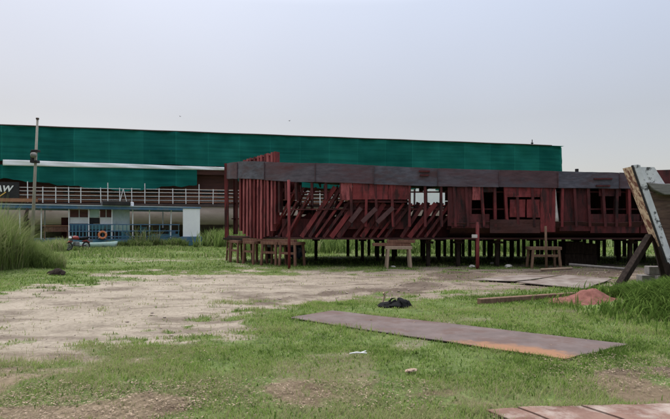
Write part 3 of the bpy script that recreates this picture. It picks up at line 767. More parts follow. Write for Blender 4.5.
# ------------------------------------------------------------------ utility pole and stumps
b0 = Vector(((31.5 - CX) / F * 33, 33, 0)); t0p = P(37.5, 119.5, 33)
up = empty('utility_pole', b0)
tag(up, 'tall thin weathered utility pole with a lamp bracket, leaning in front of the ship', 'utility pole')
d = t0p - b0
MB().tube([(0, 0, -0.4), d * 0.5, d], [0.12, 0.095, 0.065], 10).build('shaft', M['pole'], up, smooth=True)
MB().tube([d, d + Vector((0, 0, .1))], 0.10, 8).build('cap', M['hull_dark'], up)
q = d * ((EYE + 70 / F * 33) / t0p.z)
cl = MB().box(q + Vector((0, -.02, .32)), (0.42, 0.36, 0.14)).box(q + Vector((-.05, -.02, -.38)), (0.46, 0.36, 0.16)).box(q + Vector((-.2, -.02, 0)), (0.14, 0.30, 0.6))
cl.build('clamp', M['dark'], up, bevel=0.02)
lamp = MB().tube([q + Vector((.05, -.12, 0)), q + Vector((.07, -.3, .02)), q + Vector((.07, -.46, 0.0)), q + Vector((.07, -.54, 0))], [0.09, 0.18, 0.17, 0.08], 14)
lamp.build('lamp_head', M['concrete'], up, smooth=True)

st = MB().tube([(0, 0, -.2), (0.03, 0, 1.2), (-0.05, 0, 2.2), (0.08, 0, 2.75)], [0.16, 0.14, 0.12, 0.08], 9).tube([(-0.02, 0, 1.6), (0.18, -.05, 2.1)], [0.06, 0.03], 7)
sp_ = st.build('dead_post', M['timber_dark'], None, smooth=True)
sp_.location = ((26.5 - CX) / F * 31, 31, 0)
tag(sp_, 'dark rotten post standing close to the foot of the utility pole', 'post')
def lump(name, loc, sx_, sy_, sz_, m, label, cat, seed, sub=3, rough=0.28, group=None):
    bm = bmesh.new(); bmesh.ops.create_icosphere(bm, subdivisions=sub, radius=1.0)
    rr = random.Random(seed); o1 = rr.uniform(0, 50)
    for v_ in bm.verts:
        n = float(vnoise(v_.co.x * 1.3 + o1, v_.co.y * 1.3 + v_.co.z * 1.7, 1.0)) - 0.5 + 0.5 * (float(vnoise(v_.co.x * 3 + o1, v_.co.y * 3 + v_.co.z * 3.3, 1.0)) - 0.5)
        v_.co *= 1 + rough * 2 * n
        v_.co.x *= sx_; v_.co.y *= sy_; v_.co.z = v_.co.z * sz_ + sz_ * 0.55
    me = bpy.data.meshes.new(name); bm.to_mesh(me); bm.free(); me.materials.append(m)
    o = bpy.data.objects.new(name, me); C.objects.link(o); o.location = loc; o.rotation_euler.z = rr.uniform(0, 6)
    if label: tag(o, label, cat, group)
    return o
g = G(56, 277); lump('tree_stump', (g.x, g.y, 0), 0.24, 0.17, 0.17, M['timber_dark'], 'dark lump of broken wood at the edge of the track by the tall grass', 'stump', 3, rough=0.35)

# ------------------------------------------------------------------ the unfinished rusty hull on its props
HO = Vector((0, 24, 0))
hull = empty('unfinished_hull', HO)
tag(hull, 'long rusty red ship hull under construction with grey top band, raised on props', 'ship hull')
near = [(-5.1, 24.0), (-4.75, 23.25), (-4.2, 22.5), (-3.55, 21.75), (-2.8, 21.1), (-2.0, 20.5), (-1.1, 20.02), (-0.1, 19.82), (1.0, 19.8)]
xx = 2.0
while xx < 19.1:
    near.append((xx, 19.8)); xx += 1.0
def zt(x):
    return float(np.interp(x, [-5.1, -3.5, -1.6, 0, 3.75, 7.6, 11.2, 19], [4.62, 4.42, 4.18, 4.10, 3.92, 3.82, 3.74, 3.66]))
def zb(x):
    return float(np.interp(x, [-5.1, -3.5, -1.6, 0, 3.75, 7.6, 11.2, 19], [3.88, 3.66, 3.42, 3.36, 3.22, 3.16, 3.12, 3.05]))
class Path:
    def __init__(s, pts):
        s.p = [Vector(p) for p in pts]; s.d = [0]
        for a, b in zip(s.p, s.p[1:]): s.d.append(s.d[-1] + (b - a).length)
        s.L = s.d[-1]
    def at(s, t):
        t = max(0, min(s.L, t))
        for i in range(len(s.p) - 1):
            if t <= s.d[i + 1] + 1e-9:
                k = (t - s.d[i]) / (s.d[i + 1] - s.d[i]); u = (s.p[i + 1] - s.p[i]).normalized()
                return s.p[i].lerp(s.p[i + 1], k), u
NP = Path(near)
farp = [(x, 48 - y) for x, y in near]
FP = Path(farp)
def nwob(x, k=0): return 0.02 * math.sin(x * 1.7 + k) + 0.015 * math.sin(x * 4.1 + 2 * k)
def t_of(px):
    best = min((abs(CX + F * NP.at(NP.L * i / 2000)[0].x / NP.at(NP.L * i / 2000)[0].y - px), NP.L * i / 2000) for i in range(2001)); return best[1]
# grey band: a real plate with thickness, wobbling slightly between welds
cuts_ = [0.0, 1.55, 3.6, 6.1, 8.4, 10.9, 13.3, 15.6, 18.0, 20.2, 22.4, NP.L]
kinds_ = ['band_red', 'band_blue', 'band', 'band', 'band_blue', 'band', 'band_red', 'band_blue', 'band', 'band_red', 'band_red', 'band']
for ci in range(len(cuts_) - 1):
    ta, tb = cuts_[ci], cuts_[ci + 1] - 0.012
    if tb <= ta: continue
    n = max(4, int((tb - ta) / 0.25)); rows = []
    jog = random.uniform(-.012, .012); out_ = 0.04 + random.uniform(0, .012)
    for k in range(4):
        row = []
        for i in range(n + 1):
            p_, u = NP.at(ta + (tb - ta) * i / n); nn = Vector((u.y, -u.x))
            off_ = out_ + 0.006 * math.sin(p_.x * 2.3 + k)
            row.append((p_.x + nn.x * off_, p_.y + nn.y * off_, zb(p_.x) + jog + (zt(p_.x) - zb(p_.x)) * k / 3 + (random.uniform(-.006, .006) if k in (0, 3) else 0)))
        rows.append(row)
    MB().strip(rows).build('sheer_plate', M[kinds_[ci]], hull, HO, solid=0.02)
# butt straps over the joints and a light flange along the lower edge
for t0_ in cuts_[1:-1]:
    p_, u = NP.at(t0_); nn = Vector((u.y, -u.x)); q_ = Vector((p_.x + nn.x * .075, p_.y + nn.y * .075, 0))
    MB().beam(q_ + Vector((0, 0, zb(p_.x) + .02)), q_ + Vector((0, 0, zt(p_.x) - .04)), 0.02, 0.05, up=(nn.x, nn.y, 0)).build('butt_strap', M['band_red'], hull, HO)
# top flange, deck sheet and deck beams
deck_poly = [(p[0] + 0.1, p[1] + (0.06 if i else 0.0)) for i, p in enumerate(near)] + [(p[0] + 0.1, p[1] - 0.06) for p in reversed(farp[1:])]
MB().prism(deck_poly, lambda x, y: zt(x) - 0.16, lambda x, y: zt(x) - 0.13).build('deck', M['plate_dark'], hull, HO)
for i in range(20):
    x = -3.0 + i * 1.1; 
    yn = float(np.interp(x, [p[0] for p in near], [p[1] for p in near]))
    MB().box((x, 24, zt(x) - 0.27), (0.08, 2 * (24 - yn) - 0.3, 0.2)).build('deck_beam', M['plate_dark'], hull, HO)
# bottom plate and bilge strake
bot = [(p[0] + 0.25, p[1] + (0.5 if i else 0)) for i, p in enumerate(near)] + [(p[0] + 0.25, p[1] - 0.5) for p in reversed(farp[1:])]
MB().prism(bot, 1.12, 1.17).build('bottom_plate', M['bottom'], hull, HO)
for nm, path, sgn, tA in (('bilge_strake', NP, 1, t_of(452)), ('bilge_strake', FP, -1, 2.0)):
    rows = []
    for (o_, z_) in ((-1.25, 1.13), (-0.8, 1.22), (-0.42, 1.38), (-0.14, 1.60), (-0.02, 1.80)):
        row = []
        for i in range(61):
            p_, u = path.at(tA + (path.L - tA) * i / 60); nn = Vector((u.y, -u.x)) * sgn
            row.append((p_.x + nn.x * (o_ + nwob(p_.x, 1) * .5), p_.y + nn.y * (o_ + nwob(p_.x, 1) * .5), z_ + 0.03 * math.sin(p_.x * 2.2) * (z_ > 1.7)))
        rows.append(row)
    MB().strip(rows).build(nm, M['bottom'], hull, HO, solid=0.02)
# flat bar along the bottom edge and keel bar round the bow
m = MB()
pts = [NP.at(NP.L * i / 60)[0] for i in range(61)]
for a, b in zip(pts, pts[1:]):
    m.beam((a.x, a.y + .5, 1.15), (b.x, b.y + .5, 1.15), 0.5, 0.07)
m.build('chine_bar', M['bottom'], hull, HO)
# frames: web plate across the ship plus a flange, on both sides
def frame(p_, u, sgn, z0_, z1_, m_, lean=0.0, web=0.22, fl=0.10):
    nn = Vector((u.y, -u.x)) * sgn
    a = Vector((p_.x, p_.y, z0_)) - Vector((nn.x, nn.y, 0)) * (web / 2 + 0.01)
    b = Vector((p_.x + u.x * lean, p_.y + u.y * lean, z1_)) - Vector((nn.x, nn.y, 0)) * (web / 2 + 0.01)
    mm = MB()
    mm.beam(a, b, 0.025, web, up=(nn.x, nn.y, 0))
    ins = Vector((nn.x, nn.y, 0)) * (web / 2 + 0.012)
    mm.beam(a + ins, b + ins, fl, 0.02, up=(nn.x, nn.y, 0))
    return mm.build('frame', m_, hull, HO)
ribs = [(240, 231, .0, 0), (243.5, 234, .55, 1), (247, 236, .6, 0), (250.5, 237.5, .62, 1), (254, 238, .62, 0), (257.5, 239, .65, 1), (261, 239, .68, 1), (264.5, 237, .66, 0), (268, 236, .70, 1), (271.5, 231, .68, 1), (275, 224, .70, 0)]
for px, pyb, up_, br in ribs:                # bow ribs, close set; the heads of most stand above the band
    tt_ = t_of(px); p_, u = NP.at(tt_)
    lo_ = EYE + (HY - pyb) / F * p_.y
    hi_ = zt(p_.x) + up_ - 0.15 + random.uniform(-.03, .03) if up_ else zt(p_.x) - .05
    lean_ = random.uniform(-.04, .05)
    hi_ = min(hi_, 4.55 + .05 * (px - 240) / 10)
    frame(p_, u, 1, lo_, hi_, M['primer_bright'] if br or random.random() < .4 else M['primer'], lean_, web=0.26, fl=random.choice([0.10, 0.13, 0.16]))
for px in (279, 286, 296, 312, 326, 341):
    tt_ = t_of(px); p_, u = NP.at(tt_)
    frame(p_, u, 1, 2.7 if px > 281 else 2.2, zt(p_.x) - 0.2, M['plate_dark'], random.uniform(-.05, .05))
t_ = t_of(352)
while t_ < NP.L - 0.2:
    p_, u = NP.at(t_)
    frame(p_, u, 1, 1.62, zt(p_.x) - 0.2, M['primer'] if random.random() < .3 else M['plate_dark'], random.uniform(-.14, .05))
    t_ += random.uniform(0.42, 0.66)
# slanting ribs of the open side: each leans to the right as it rises
for i in range(23):
    px = 258 + 8.0 * i
    tt_ = t_of(px); p_, u = NP.at(tt_); nn = Vector((-u.y, u.x, 0))
    top_ = 3.2 if px < 332 else 2.55
    lo_ = 1.2
    k0 = (lo_ - 1.2) * .72; run = (top_ - 1.2) * .72 * (1 + random.uniform(-.09, .09))
    q0_, _ = NP.at(tt_ + k0); q_, _ = NP.at(tt_ + run)
    a_ = Vector((q0_.x, q0_.y, lo_)) + nn * 0.26; b_ = Vector((q_.x, q_.y, top_)) + nn * 0.20
    sh = Vector((.045, 0, 0))
    if i in (4, 11, 17): continue
    mm = MB().beam(a_, b_, random.choice([.09, .11, .14, .19]), 0.022, up=tuple(nn)).beam(a_ + sh + nn * .10, b_ + sh + nn * .10, 0.022, 0.12, up=tuple(nn))
    mm.build('slanted_rib', M['primer'] if i % 2 else M['plate_dark'], hull, HO)
# knees at the foot of the open ribs
for i in range(20):
    px = 268 + 8.4 * i; p_, u = NP.at(t_of(px)); nn = Vector((-u.y, u.x, 0)); q_ = Vector((p_.x, p_.y, 0)) + nn * .7
    MB().add([q_ + Vector((0, 0, 1.18)), q_ + Vector((.42, .1, 1.18)), q_ + Vector((.5, .1, 1.75)), q_ + Vector((.30, 0, 1.80)),
              q_ + Vector((0, .03, 1.18)), q_ + Vector((.42, .13, 1.18)), q_ + Vector((.5, .13, 1.75)), q_ + Vector((.30, .03, 1.80))],
             [(0, 1, 2, 3), (7, 6, 5, 4), (0, 4, 5, 1), (1, 5, 6, 2), (2, 6, 7, 3), (3, 7, 4, 0)]).build('knee', M['plate_dark'] if i % 2 else M['primer'], hull, HO)
t_ = 0.5
while t_ < FP.L - 0.2:
    p_, u = FP.at(t_)
    frame(p_, u, -1, 1.25, zt(p_.x) - 0.2, M['plate_dark'], random.uniform(-.04, .04))
    t_ += 0.72
# stanchion rail across the heads of the tall bow frames
m = MB(); 
pr = [NP.at(1.6 + 2.3 * i / 8)[0] for i in range(9)]
for i_, (a, b) in enumerate(zip(pr, pr[1:])): m.beam((a.x, a.y + .1, 4.46 + .02 * i_), (b.x, b.y + .1, 4.48 + .02 * i_), 0.10, 0.05)
m.build('bulwark_rail', M['primer_bright'], hull, HO)
# stem post
MB().beam((-5.14, 24.0, 1.1), (-5.16, 24.0, 4.62), 0.18, 0.12).build('stem', M['primer'], hull, HO)
# stringers
m = MB()
for z_ in (2.32, 3.0):
    for i in range(60):
        a, _ = NP.at(4.9 + (NP.L - 4.9) * i / 60); b, _ = NP.at(4.9 + (NP.L - 4.9) * (i + 1) / 60)
        m.beam((a.x, a.y + .28, z_), (b.x, b.y + .28, z_), 0.12, 0.05)
m.build('stringer', M['plate_dark'], hull, HO)
for z_ in (2.0, 2.75):
    m = MB()
    for i in range(60):
        a, _ = FP.at(0.4 + (FP.L - .4) * i / 60); b, _ = FP.at(.4 + (FP.L - .4) * (i + 1) / 60)
        m.beam((a.x, a.y - .1, z_), (b.x, b.y - .1, z_), 0.12, 0.06)
    m.build('stringer', M['plate_dark'], hull, HO)
# near-side shell plates (photo pixels turned into metres on the ship's side at 19.8 m)
def sx_px(px): return (px - CX) / F * 19.8
def sz_px(py): return EYE + (HY - py) / F * 19.8
def shell(px0, px1, py0, py1, m_, y=0.0, warp=0.02):
    a, b = sx_px(px0), sx_px(px1); z1_, z0_ = sz_px(py0), sz_px(py1)
    rows = []
    for k in range(5):
        rows.append([(a + (b - a) * i / 8, 19.81 + y + warp * math.sin(i * .8 + k + px0), z0_ + (z1_ - z0_) * k / 4) for i in range(9)])
    return MB().strip(rows).build('shell_plate', m_, hull, HO, solid=0.014)
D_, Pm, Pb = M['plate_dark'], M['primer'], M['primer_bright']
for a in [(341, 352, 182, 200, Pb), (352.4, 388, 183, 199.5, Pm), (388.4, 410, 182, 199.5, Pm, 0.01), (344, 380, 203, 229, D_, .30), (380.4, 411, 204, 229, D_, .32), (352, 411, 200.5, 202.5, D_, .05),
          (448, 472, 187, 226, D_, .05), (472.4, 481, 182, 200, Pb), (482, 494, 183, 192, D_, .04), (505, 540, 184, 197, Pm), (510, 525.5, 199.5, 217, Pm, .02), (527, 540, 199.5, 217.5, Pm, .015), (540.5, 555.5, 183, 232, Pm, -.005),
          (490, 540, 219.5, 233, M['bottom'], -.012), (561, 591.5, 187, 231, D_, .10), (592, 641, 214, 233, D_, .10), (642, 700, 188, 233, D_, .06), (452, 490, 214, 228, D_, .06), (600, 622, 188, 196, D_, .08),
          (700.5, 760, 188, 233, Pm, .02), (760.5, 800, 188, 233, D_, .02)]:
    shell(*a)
# slanting bars over the lower plates, paler to stand for lit faces, darker ones inside the open bow
for x0, y0, x1, y1 in ((350, 222, 361, 208), (362, 222, 376, 208.5), (377, 222.5, 393, 207.5)):
    MB().beam((sx_px(x0), 19.74, sz_px(y0)), (sx_px(x1), 19.74, sz_px(y1)), 0.17, 0.03, up=(0, -1, 0)).build('slanted_bar', M['plate_pale'], hull, HO)
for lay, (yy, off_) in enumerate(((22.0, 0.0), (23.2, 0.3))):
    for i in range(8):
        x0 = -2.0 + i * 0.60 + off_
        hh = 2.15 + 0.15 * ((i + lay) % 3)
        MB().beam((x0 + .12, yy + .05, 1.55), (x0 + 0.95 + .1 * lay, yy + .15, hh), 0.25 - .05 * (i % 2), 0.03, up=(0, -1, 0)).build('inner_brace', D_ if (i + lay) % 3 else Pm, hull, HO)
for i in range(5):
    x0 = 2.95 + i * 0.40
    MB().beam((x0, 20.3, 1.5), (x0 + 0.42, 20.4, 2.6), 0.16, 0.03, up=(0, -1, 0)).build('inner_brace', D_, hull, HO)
# low longitudinal girders inside the bottom
for yy, z1_, x0, x1 in ((21.0, 1.95, -2.2, 18), (23.9, 2.1, -4.2, 18)):
    MB().box(((x0 + x1) / 2, yy, (1.2 + z1_) / 2), (x1 - x0, 0.03, z1_ - 1.2)).build('girder', D_, hull, HO)
for x0, x1, z0_, z1_ in ((0.9, 3.2, 2.0, 3.6), (5.75, 9.0, 2.0, 3.6), (9.2, 18, 2.0, 3.5)):  # plates added to keep the hull interior dark
    MB().box(((x0 + x1) / 2, 25.2, (z0_ + z1_) / 2), (x1 - x0, 0.02, z1_ - z0_)).build('shade_plate', D_, hull, HO)
# far-side plating in a grid with pieces missing
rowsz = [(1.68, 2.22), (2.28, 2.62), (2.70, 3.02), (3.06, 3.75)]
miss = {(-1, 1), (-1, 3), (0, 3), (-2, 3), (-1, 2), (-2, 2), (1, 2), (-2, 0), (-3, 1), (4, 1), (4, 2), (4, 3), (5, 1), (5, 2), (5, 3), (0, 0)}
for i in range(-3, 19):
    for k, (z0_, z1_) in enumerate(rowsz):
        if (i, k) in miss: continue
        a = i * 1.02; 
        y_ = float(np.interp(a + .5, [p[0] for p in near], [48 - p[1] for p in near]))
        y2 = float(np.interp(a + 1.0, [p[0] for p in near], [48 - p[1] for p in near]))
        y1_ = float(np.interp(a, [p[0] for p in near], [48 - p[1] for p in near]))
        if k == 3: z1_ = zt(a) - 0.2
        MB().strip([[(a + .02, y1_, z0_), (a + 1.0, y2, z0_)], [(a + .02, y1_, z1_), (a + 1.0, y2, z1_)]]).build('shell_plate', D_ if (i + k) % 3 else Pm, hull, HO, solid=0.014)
# a few dark slots of deck ribs in the band, as in the photo
for (px, py, l_) in ((424, 171.5, 11), (424, 175.5, 9), (602, 179, 18), (602, 186, 14)):
    x = sx_px(px); MB().beam((x - l_ / 2 * .0392, 19.72, sz_px(py)), (x + l_ / 2 * .0392, 19.72, sz_px(py)), 0.05, 0.06).build('edge_bar', D_, hull, HO)
MB().tube([(sx_px(578), 19.9, zt(9.5) - .1), (sx_px(578), 19.9, zt(9.5) + .12)], 0.07, 8).build('bollard', M['dark'], hull, HO)

# pale strip standing for the light seen through the plating gap
rows = []
for k in range(8):
    z_ = sz_px(188) + (sz_px(221.5) - sz_px(188)) * k / 7; c_ = sx_px(555.6 + 1.6 * k / 7); hw = 0.015 + 0.075 * (k / 7) ** 1.5
    rows.append([(c_ - hw, 19.83, z_), (c_, 19.80 - .02 * math.sin(k), z_), (c_ + hw, 19.84, z_)])
gap_light = MB().strip(rows).build('gap_light_strip', M['stone'], None, smooth=True, solid=0.01)
tag(gap_light, 'pale strip standing for light through a gap of the red hull plating', 'gap_light')

# ------------------------------------------------------------------ props and trestles under the hull
def trestle_proto(name, w_, h_, dpt, m_, legs=2, rail=None):
    r = empty(name, (0, 0, 0))
    MB().box((0, 0, h_ - .06), (w_ + .12, dpt * .9, 0.12)).build('top_beam', m_, r, bevel=0.012)
    for s_ in (-1, 1):
        for k in range(legs):
            yy = (k - (legs - 1) / 2) * dpt * .8
            MB().beam((s_ * w_ / 2 * 1.02, yy * 1.15, -.05), (s_ * w_ / 2 * .9, yy, h_ - .12), 0.09, 0.085).build('leg', m_, r, bevel=0.008)
    if rail:
        MB().box((0, -dpt * .42, rail), (w_ * .96, 0.05, 0.09)).build('cross_rail', m_, r)
    return r
def put(r, loc, rz, label, cat, group=None):
    r.location = loc; r.rotation_euler.z = rz; tag(r, label, cat, group)
def path_pt(t): p_, u = NP.at(t); return p_, math.atan2(u.y, u.x)
tr = trestle_proto('timber_trestle', 0.75, 1.0, 0.8, M['timber_red'], 2, 0.55)
gl = 'timber trestles under the bow'
labs = ['leftmost timber trestle under the tip of the rusty bow', 'timber trestle second from the tip of the rusty bow', 'timber trestle third from the tip of the rusty bow', 'timber trestle fourth from the tip under the bow frames', 'nearest trestle under the bow, just left of the thin red pole']
for i, t_ in enumerate((0.35, 1.5, 2.7, 3.9, 4.9)):
    p_, a = path_pt(t_)
    o = tr if i == 0 else copy_tree(tr)
    put(o, (p_.x + (.1 if i else .25), p_.y + 0.25, 0), a + random.uniform(-.12, .12), labs[i], 'trestle', gl)
# long packing timbers on top of them
for i, (ta, tb, z_, l_) in enumerate(((0.0, 2.2, 1.05, 'dark packing timber on the leftmost trestles under the bow'), (2.3, 5.2, 1.05, 'reddish packing timber across the trestles nearest the thin red pole'))):
    a, _ = NP.at(ta); b, _ = NP.at(tb)
    o = MB().beam((a.x - .15, a.y + .1, z_), (b.x, b.y + .1, z_), 0.2, 0.11).build('packing_timber', M['timber_dark'] if i == 0 else M['timber_red'], None, bevel=0.01)
    tag(o, l_, 'timber', 'packing timbers under the bow')
x0 = sx_px(398.5)
tp2 = trestle_proto('timber_trestle', 0.92, 0.86, 0.5, M['timber_pale'], 2)
put(tp2, (x0, 19.9, 0), 0.03, 'pale timber trestle alone under the middle of the rusty hull', 'trestle')
for i in range(2):
    o = MB().box((x0 + (-.25 if i == 0 else .12), 20.0, 0.92 + i * .125), (1.5 - i * .4, 0.25, 0.12), rz=0.04 - .05 * i).build('packing_timber', M['timber_red'], None, bevel=0.01)
    tag(o, 'lower reddish plank lying on the pale trestle' if i == 0 else 'upper short reddish plank stacked on the pale trestle', 'timber', 'planks on the pale trestle')
tp3 = trestle_proto('timber_trestle', 1.1, 0.84, 0.6, M['timber'], 2, 0.5)
put(tp3, (sx_px(544), 19.85, 0), -0.02, 'brown trestle with a cross rail under the right part of the hull', 'trestle')

prop = empty('timber_prop', (0, 0, 0))
MB().beam((0, 0, -.05), (0.0, 0, 0.94), 0.15, 0.14).build('post', M['timber_dark'], prop, bevel=0.01)
MB().box((0, 0, 0.985), (0.34, 0.5, 0.09)).build('cap_block', M['timber_dark'], prop)
MB().beam((-.12, 0, 1.03), (.12, 0, 1.085), 0.2, 0.05).build('wedge', M['timber'], prop)
first = True
def add_prop(x, y, label, group, rz):
    global first
    o = prop if first else copy_tree(prop); first = False
    put(o, (x, y, 0), rz, label, 'prop', group)
x = 0.7
while x < 15.8:
    if not (3.4 < x < 4.4):
        add_prop(x, 27.3 + random.uniform(-.25, .25), 'dark timber prop in the close row under the far side of the hull', 'props under the far side of the hull', random.uniform(-.2, .2))
    x += random.choice([0.3, 0.34, 0.38, 0.45, 0.7])
x = 1.3
while x < 16:
    add_prop(x, 24 + random.uniform(-.3, .3), 'dark timber prop under the middle line of the hull', 'props under the keel line', random.uniform(-.2, .2)); x += random.uniform(0.55, 1.2)
for (px, lab) in ((428, 'dark prop under the near edge of the hull, first right of the pale trestle'), (458, 'dark prop under the near edge of the hull, between pale trestle and thin pole'), (497, 'dark prop under the near edge of the hull, right of the thin pole'), (630, 'dark prop under the near hull edge beside the old boat')):
    add_prop((px - CX) / F * 20.6, 20.6, lab, 'props under the near edge of the hull', 0.05)
for q, y_, lb_ in ((316, 24.5, 'lone dark prop in the gap right of the blue bundle'), ):
    add_prop((q - CX) / F * y_, y_, lb_, 'props under the keel line', 0.1)
# dark keel blocks
for i, (px, y_, s_) in enumerate(((571, 21.4, (0.75, 0.9, 0.5)), (584, 21.5, (0.6, 0.9, 0.46)))):
    xk = (px - CX) / F * y_
    r = empty('block_stack', (xk, y_, 0)); tag(r, ['stack of dark tarred blocks right of the brown trestle under the hull', 'smaller stack of dark tarred blocks beside the grey pipe under the hull'][i], 'blocks', 'dark block stacks under the hull')
    for k in range(2):
        MB().box((random.uniform(-.04, .04), 0, s_[2] * (k + .5)), (s_[0], s_[1], s_[2] - .01), rz=random.uniform(-.08, .08)).build('block', M['timber_dark'], r, bevel=0.015)
# thin poles shoring the side
def pole(px, y0, py_top, r, m_, lab, lean=0.0):
    a = Vector(((px - CX) / F * y0, y0, -0.05)); b = P(px + lean, py_top, y0 + 0.1)
    o = MB().tube([a, a.lerp(b, .5), b], r, 8).build('shoring_pole', m_, None, smooth=True); tag(o, lab, 'pole', 'thin poles shoring the hull side'); return o
pole(289.3, 19.35, 180, 0.055, M['primer'], 'tall thin red pole standing in front of the open bow frames', -.6)
pole(477.5, 19.4, 222, 0.07, M['primer'], 'short reddish pole with a pale clamp under the middle of the hull')
pole(546.5, 19.55, 226, 0.05, M['timber'], 'thin brown pole rising behind the brown trestle', -1)
bk = MB().box(P(474.5, 236.2, 19.35), (0.2, 0.1, 0.13)).build('clamp', M['stone'], None, bevel=0.01)
bk.parent = [o for o in C.objects if o.name == 'shoring_pole.001'][0]
# blue bundle on a pale board seen beneath the bow
lump('tarp_bundle', ((296.5 - CX) / F * 26, 26, 0.2), 0.42, 0.4, 0.45, M['tarp_blue'], 'crumpled blue plastic bundle behind the trestles under the bow', 'tarp', 12, rough=0.4)
bb = empty('board_on_blocks', ((278 - CX) / F * 25.5, 25.5, 0), 0.0)
tag(bb, 'pale lilac board resting on blocks beneath the bow, left of the blue bundle', 'board')
MB().box((0, 0, .72), (1.5, 0.5, 0.26)).build('board', M['lavender'], bb, bevel=0.02)
for s_ in (-.5, .5): MB().box((s_, 0, .29), (0.25, 0.35, 0.58)).build('block', M['timber_dark'], bb)

# grey pipe, log and stones before the hull
a, b = G(569, 269), G(630, 271)
a.z = b.z = 0.06
tag(MB().tube([a + Vector((0, 0, .12)), b], 0.05, 10).build('grey_pipe', M['concrete'], None, smooth=True), 'long pale grey pipe lying on the ground by the right end of the hull', 'pipe')
a, b = G(541, 271), G(572, 269.5); a.z = b.z = .05
tag(MB().tube([a, b], 0.045, 8).build('thin_log', M['timber_pale'], None, smooth=True), 'short pale log lying in front of the brown trestle', 'log')
stl = ['pale stone lying left of the reddish pole foot', 'small pale stone right of the reddish pole foot', 'large pale stone farthest right of the pole under the hull', 'pale stone near the foot of the pale trestle']
for i, (px, py, s_) in enumerate(((472, 267.5, .14), (492, 264, .11), (508.5, 267.5, .16), (393, 267.5, .09))):
    g = G(px, py); lump('pale_stone', (g.x, g.y, 0), s_ * 1.3, s_ * .8, s_ * .5, M['stone'], stl[i], 'stone', 20 + i, 2, .2, 'pale stones before the hull')

# ------------------------------------------------------------------ old boat bow at the right
OB = Vector((8.0, 13.0, 0))
boat = empty('old_wooden_boat', OB)
tag(boat, 'old boat bow with raked white edge, rusty cream face and grey rubbing strake', 'boat')
def bx_(px, py, Y): return P(px, py, Y)
top, botm = bx_(636.0, 166.5, 13.0), bx_(671.0, 264, 13.0)
ft, fb = bx_(622.5, 168.5, 14.6), bx_(650, 238, 14.6)
ndir = Vector((0, -1, 0))
# white corner timber
def slab(pts, th, nrm):
    n = len(pts); nrm = Vector(nrm).normalized()
    vs = [Vector(p) for p in pts] + [Vector(p) - nrm * th for p in pts]
    fs = [tuple(range(n)), tuple(reversed(range(n, 2 * n)))] + [(i, n + i, n + (i + 1) % n, (i + 1) % n) for i in range(n)]
    return MB().add(vs, fs)
wdt = Vector((0.16, 0, 0))
slab([top + Vector((-.06, 0, .05)), botm + Vector((-.06, 0, 0)), botm + Vector((.11, 0, 0)), top + Vector((.11, 0, .05))], 0.10, ndir).build('corner_post', M['peel_white'], boat, OB, bevel=0.008)
# cream front face
q0 = Vector((-0.02, .11, 0))
slab([ft, fb + (fb - ft) * .30, botm + q0, top + q0 + Vector((0, 0, .02))], 0.05, (-1, -.3, 0.3)).build('front_face', M['cream_rust'], boat, OB)
# dark reveal between them
slab([top + Vector((-.09, .02, 0.03)), botm + Vector((-.09, .02, 0)), botm + Vector((-.065, .02, 0)), top + Vector((-.065, .02, .03))], 0.05, ndir).build('seam_bar', M['dark'], boat, OB)
# sides: bulwark, strake, planking (running off to the right)
def edge_x(z_):   # the corner's x at height z
    k = (top.z - z_) / (top.z - botm.z); return top.x + (botm.x - top.x) * k
zr1, zr0 = EYE + (HY - 183.5) / F * 13, EYE + (HY - 195) / F * 13
zTp = top.z - 0.01
XR = 13.0
slab([(edge_x(zTp) + .115, 13.03, zTp), (edge_x(zr1) + .115, 13.03, zr1), (edge_x(zr1) + .62, 13.05, zr1), (edge_x(zTp) + .50, 13.05, zTp)], 0.05, ndir).build('bulwark_panel', M['peel_white'], boat, OB)
slab([(edge_x(zTp) + .66, 13.2, zTp - .06), (edge_x(zr1) + .63, 13.2, zr1 - .1), (XR, 13.5, zr1 - .1), (XR, 13.5, zTp + .1)], 0.05, ndir).build('bulwark', M['plate_dark'], boat, OB)
MB().add([(edge_x(zr1) + .10, 12.98, zr1 + .03), (edge_x(zr0) + .16, 12.94, (zr0 + zr1) / 2 - .02), (edge_x(zr0) + .42, 12.90, zr0), (XR, 13.1, zr0 - .02), (XR, 13.1, zr1 - .02), (edge_x(zr1) + .45, 12.93, zr1 - .01),
          (edge_x(zr1) + .10, 13.2, zr1 + .03), (edge_x(zr0) + .16, 13.2, (zr0 + zr1) / 2 - .02), (edge_x(zr0) + .42, 13.2, zr0), (XR, 13.4, zr0 - .02), (XR, 13.4, zr1 - .02), (edge_x(zr1) + .45, 13.2, zr1 - .01)],
         [(0, 1, 2, 5), (2, 3, 4, 5), (6, 11, 8, 7), (8, 11, 10, 9), (0, 6, 7, 1), (1, 7, 8, 2), (2, 8, 9, 3), (3, 9, 10, 4), (4, 10, 11, 5), (5, 11, 6, 0)]).build('rubbing_strake', M['greywood'], boat, OB, bevel=0.02)
for k in range(9):                              # planks
    z1_ = zr0 + .06 - k * 0.23; z0_ = z1_ - 0.222
    if z0_ < 0.55: break
    slab([(edge_x(z1_) + .115, 13.04, z1_), (edge_x(z0_) + .115, 13.06, z0_), (XR, 13.3 + .02 * (k % 2), z0_), (XR, 13.3, z1_)], 0.04, ndir).build('plank', M['brownplank'], boat, OB)
# back and far side so that the boat is a closed body
slab([(8.8, 14.62, 3.15), (9.5, 14.62, 0.7), (XR, 16.0, 0.7), (XR, 16.0, 3.2)], 0.05, (0, 1, 0)).build('far_side', M['brownplank'], boat, OB)
slab([(8.9, 13.1, 0.66), (XR, 13.4, 0.66), (XR, 15.9, 0.66), (9.5, 14.6, 0.66)], 0.05, (0, 0, -1)).build('bottom', M['plate_dark'], boat, OB)
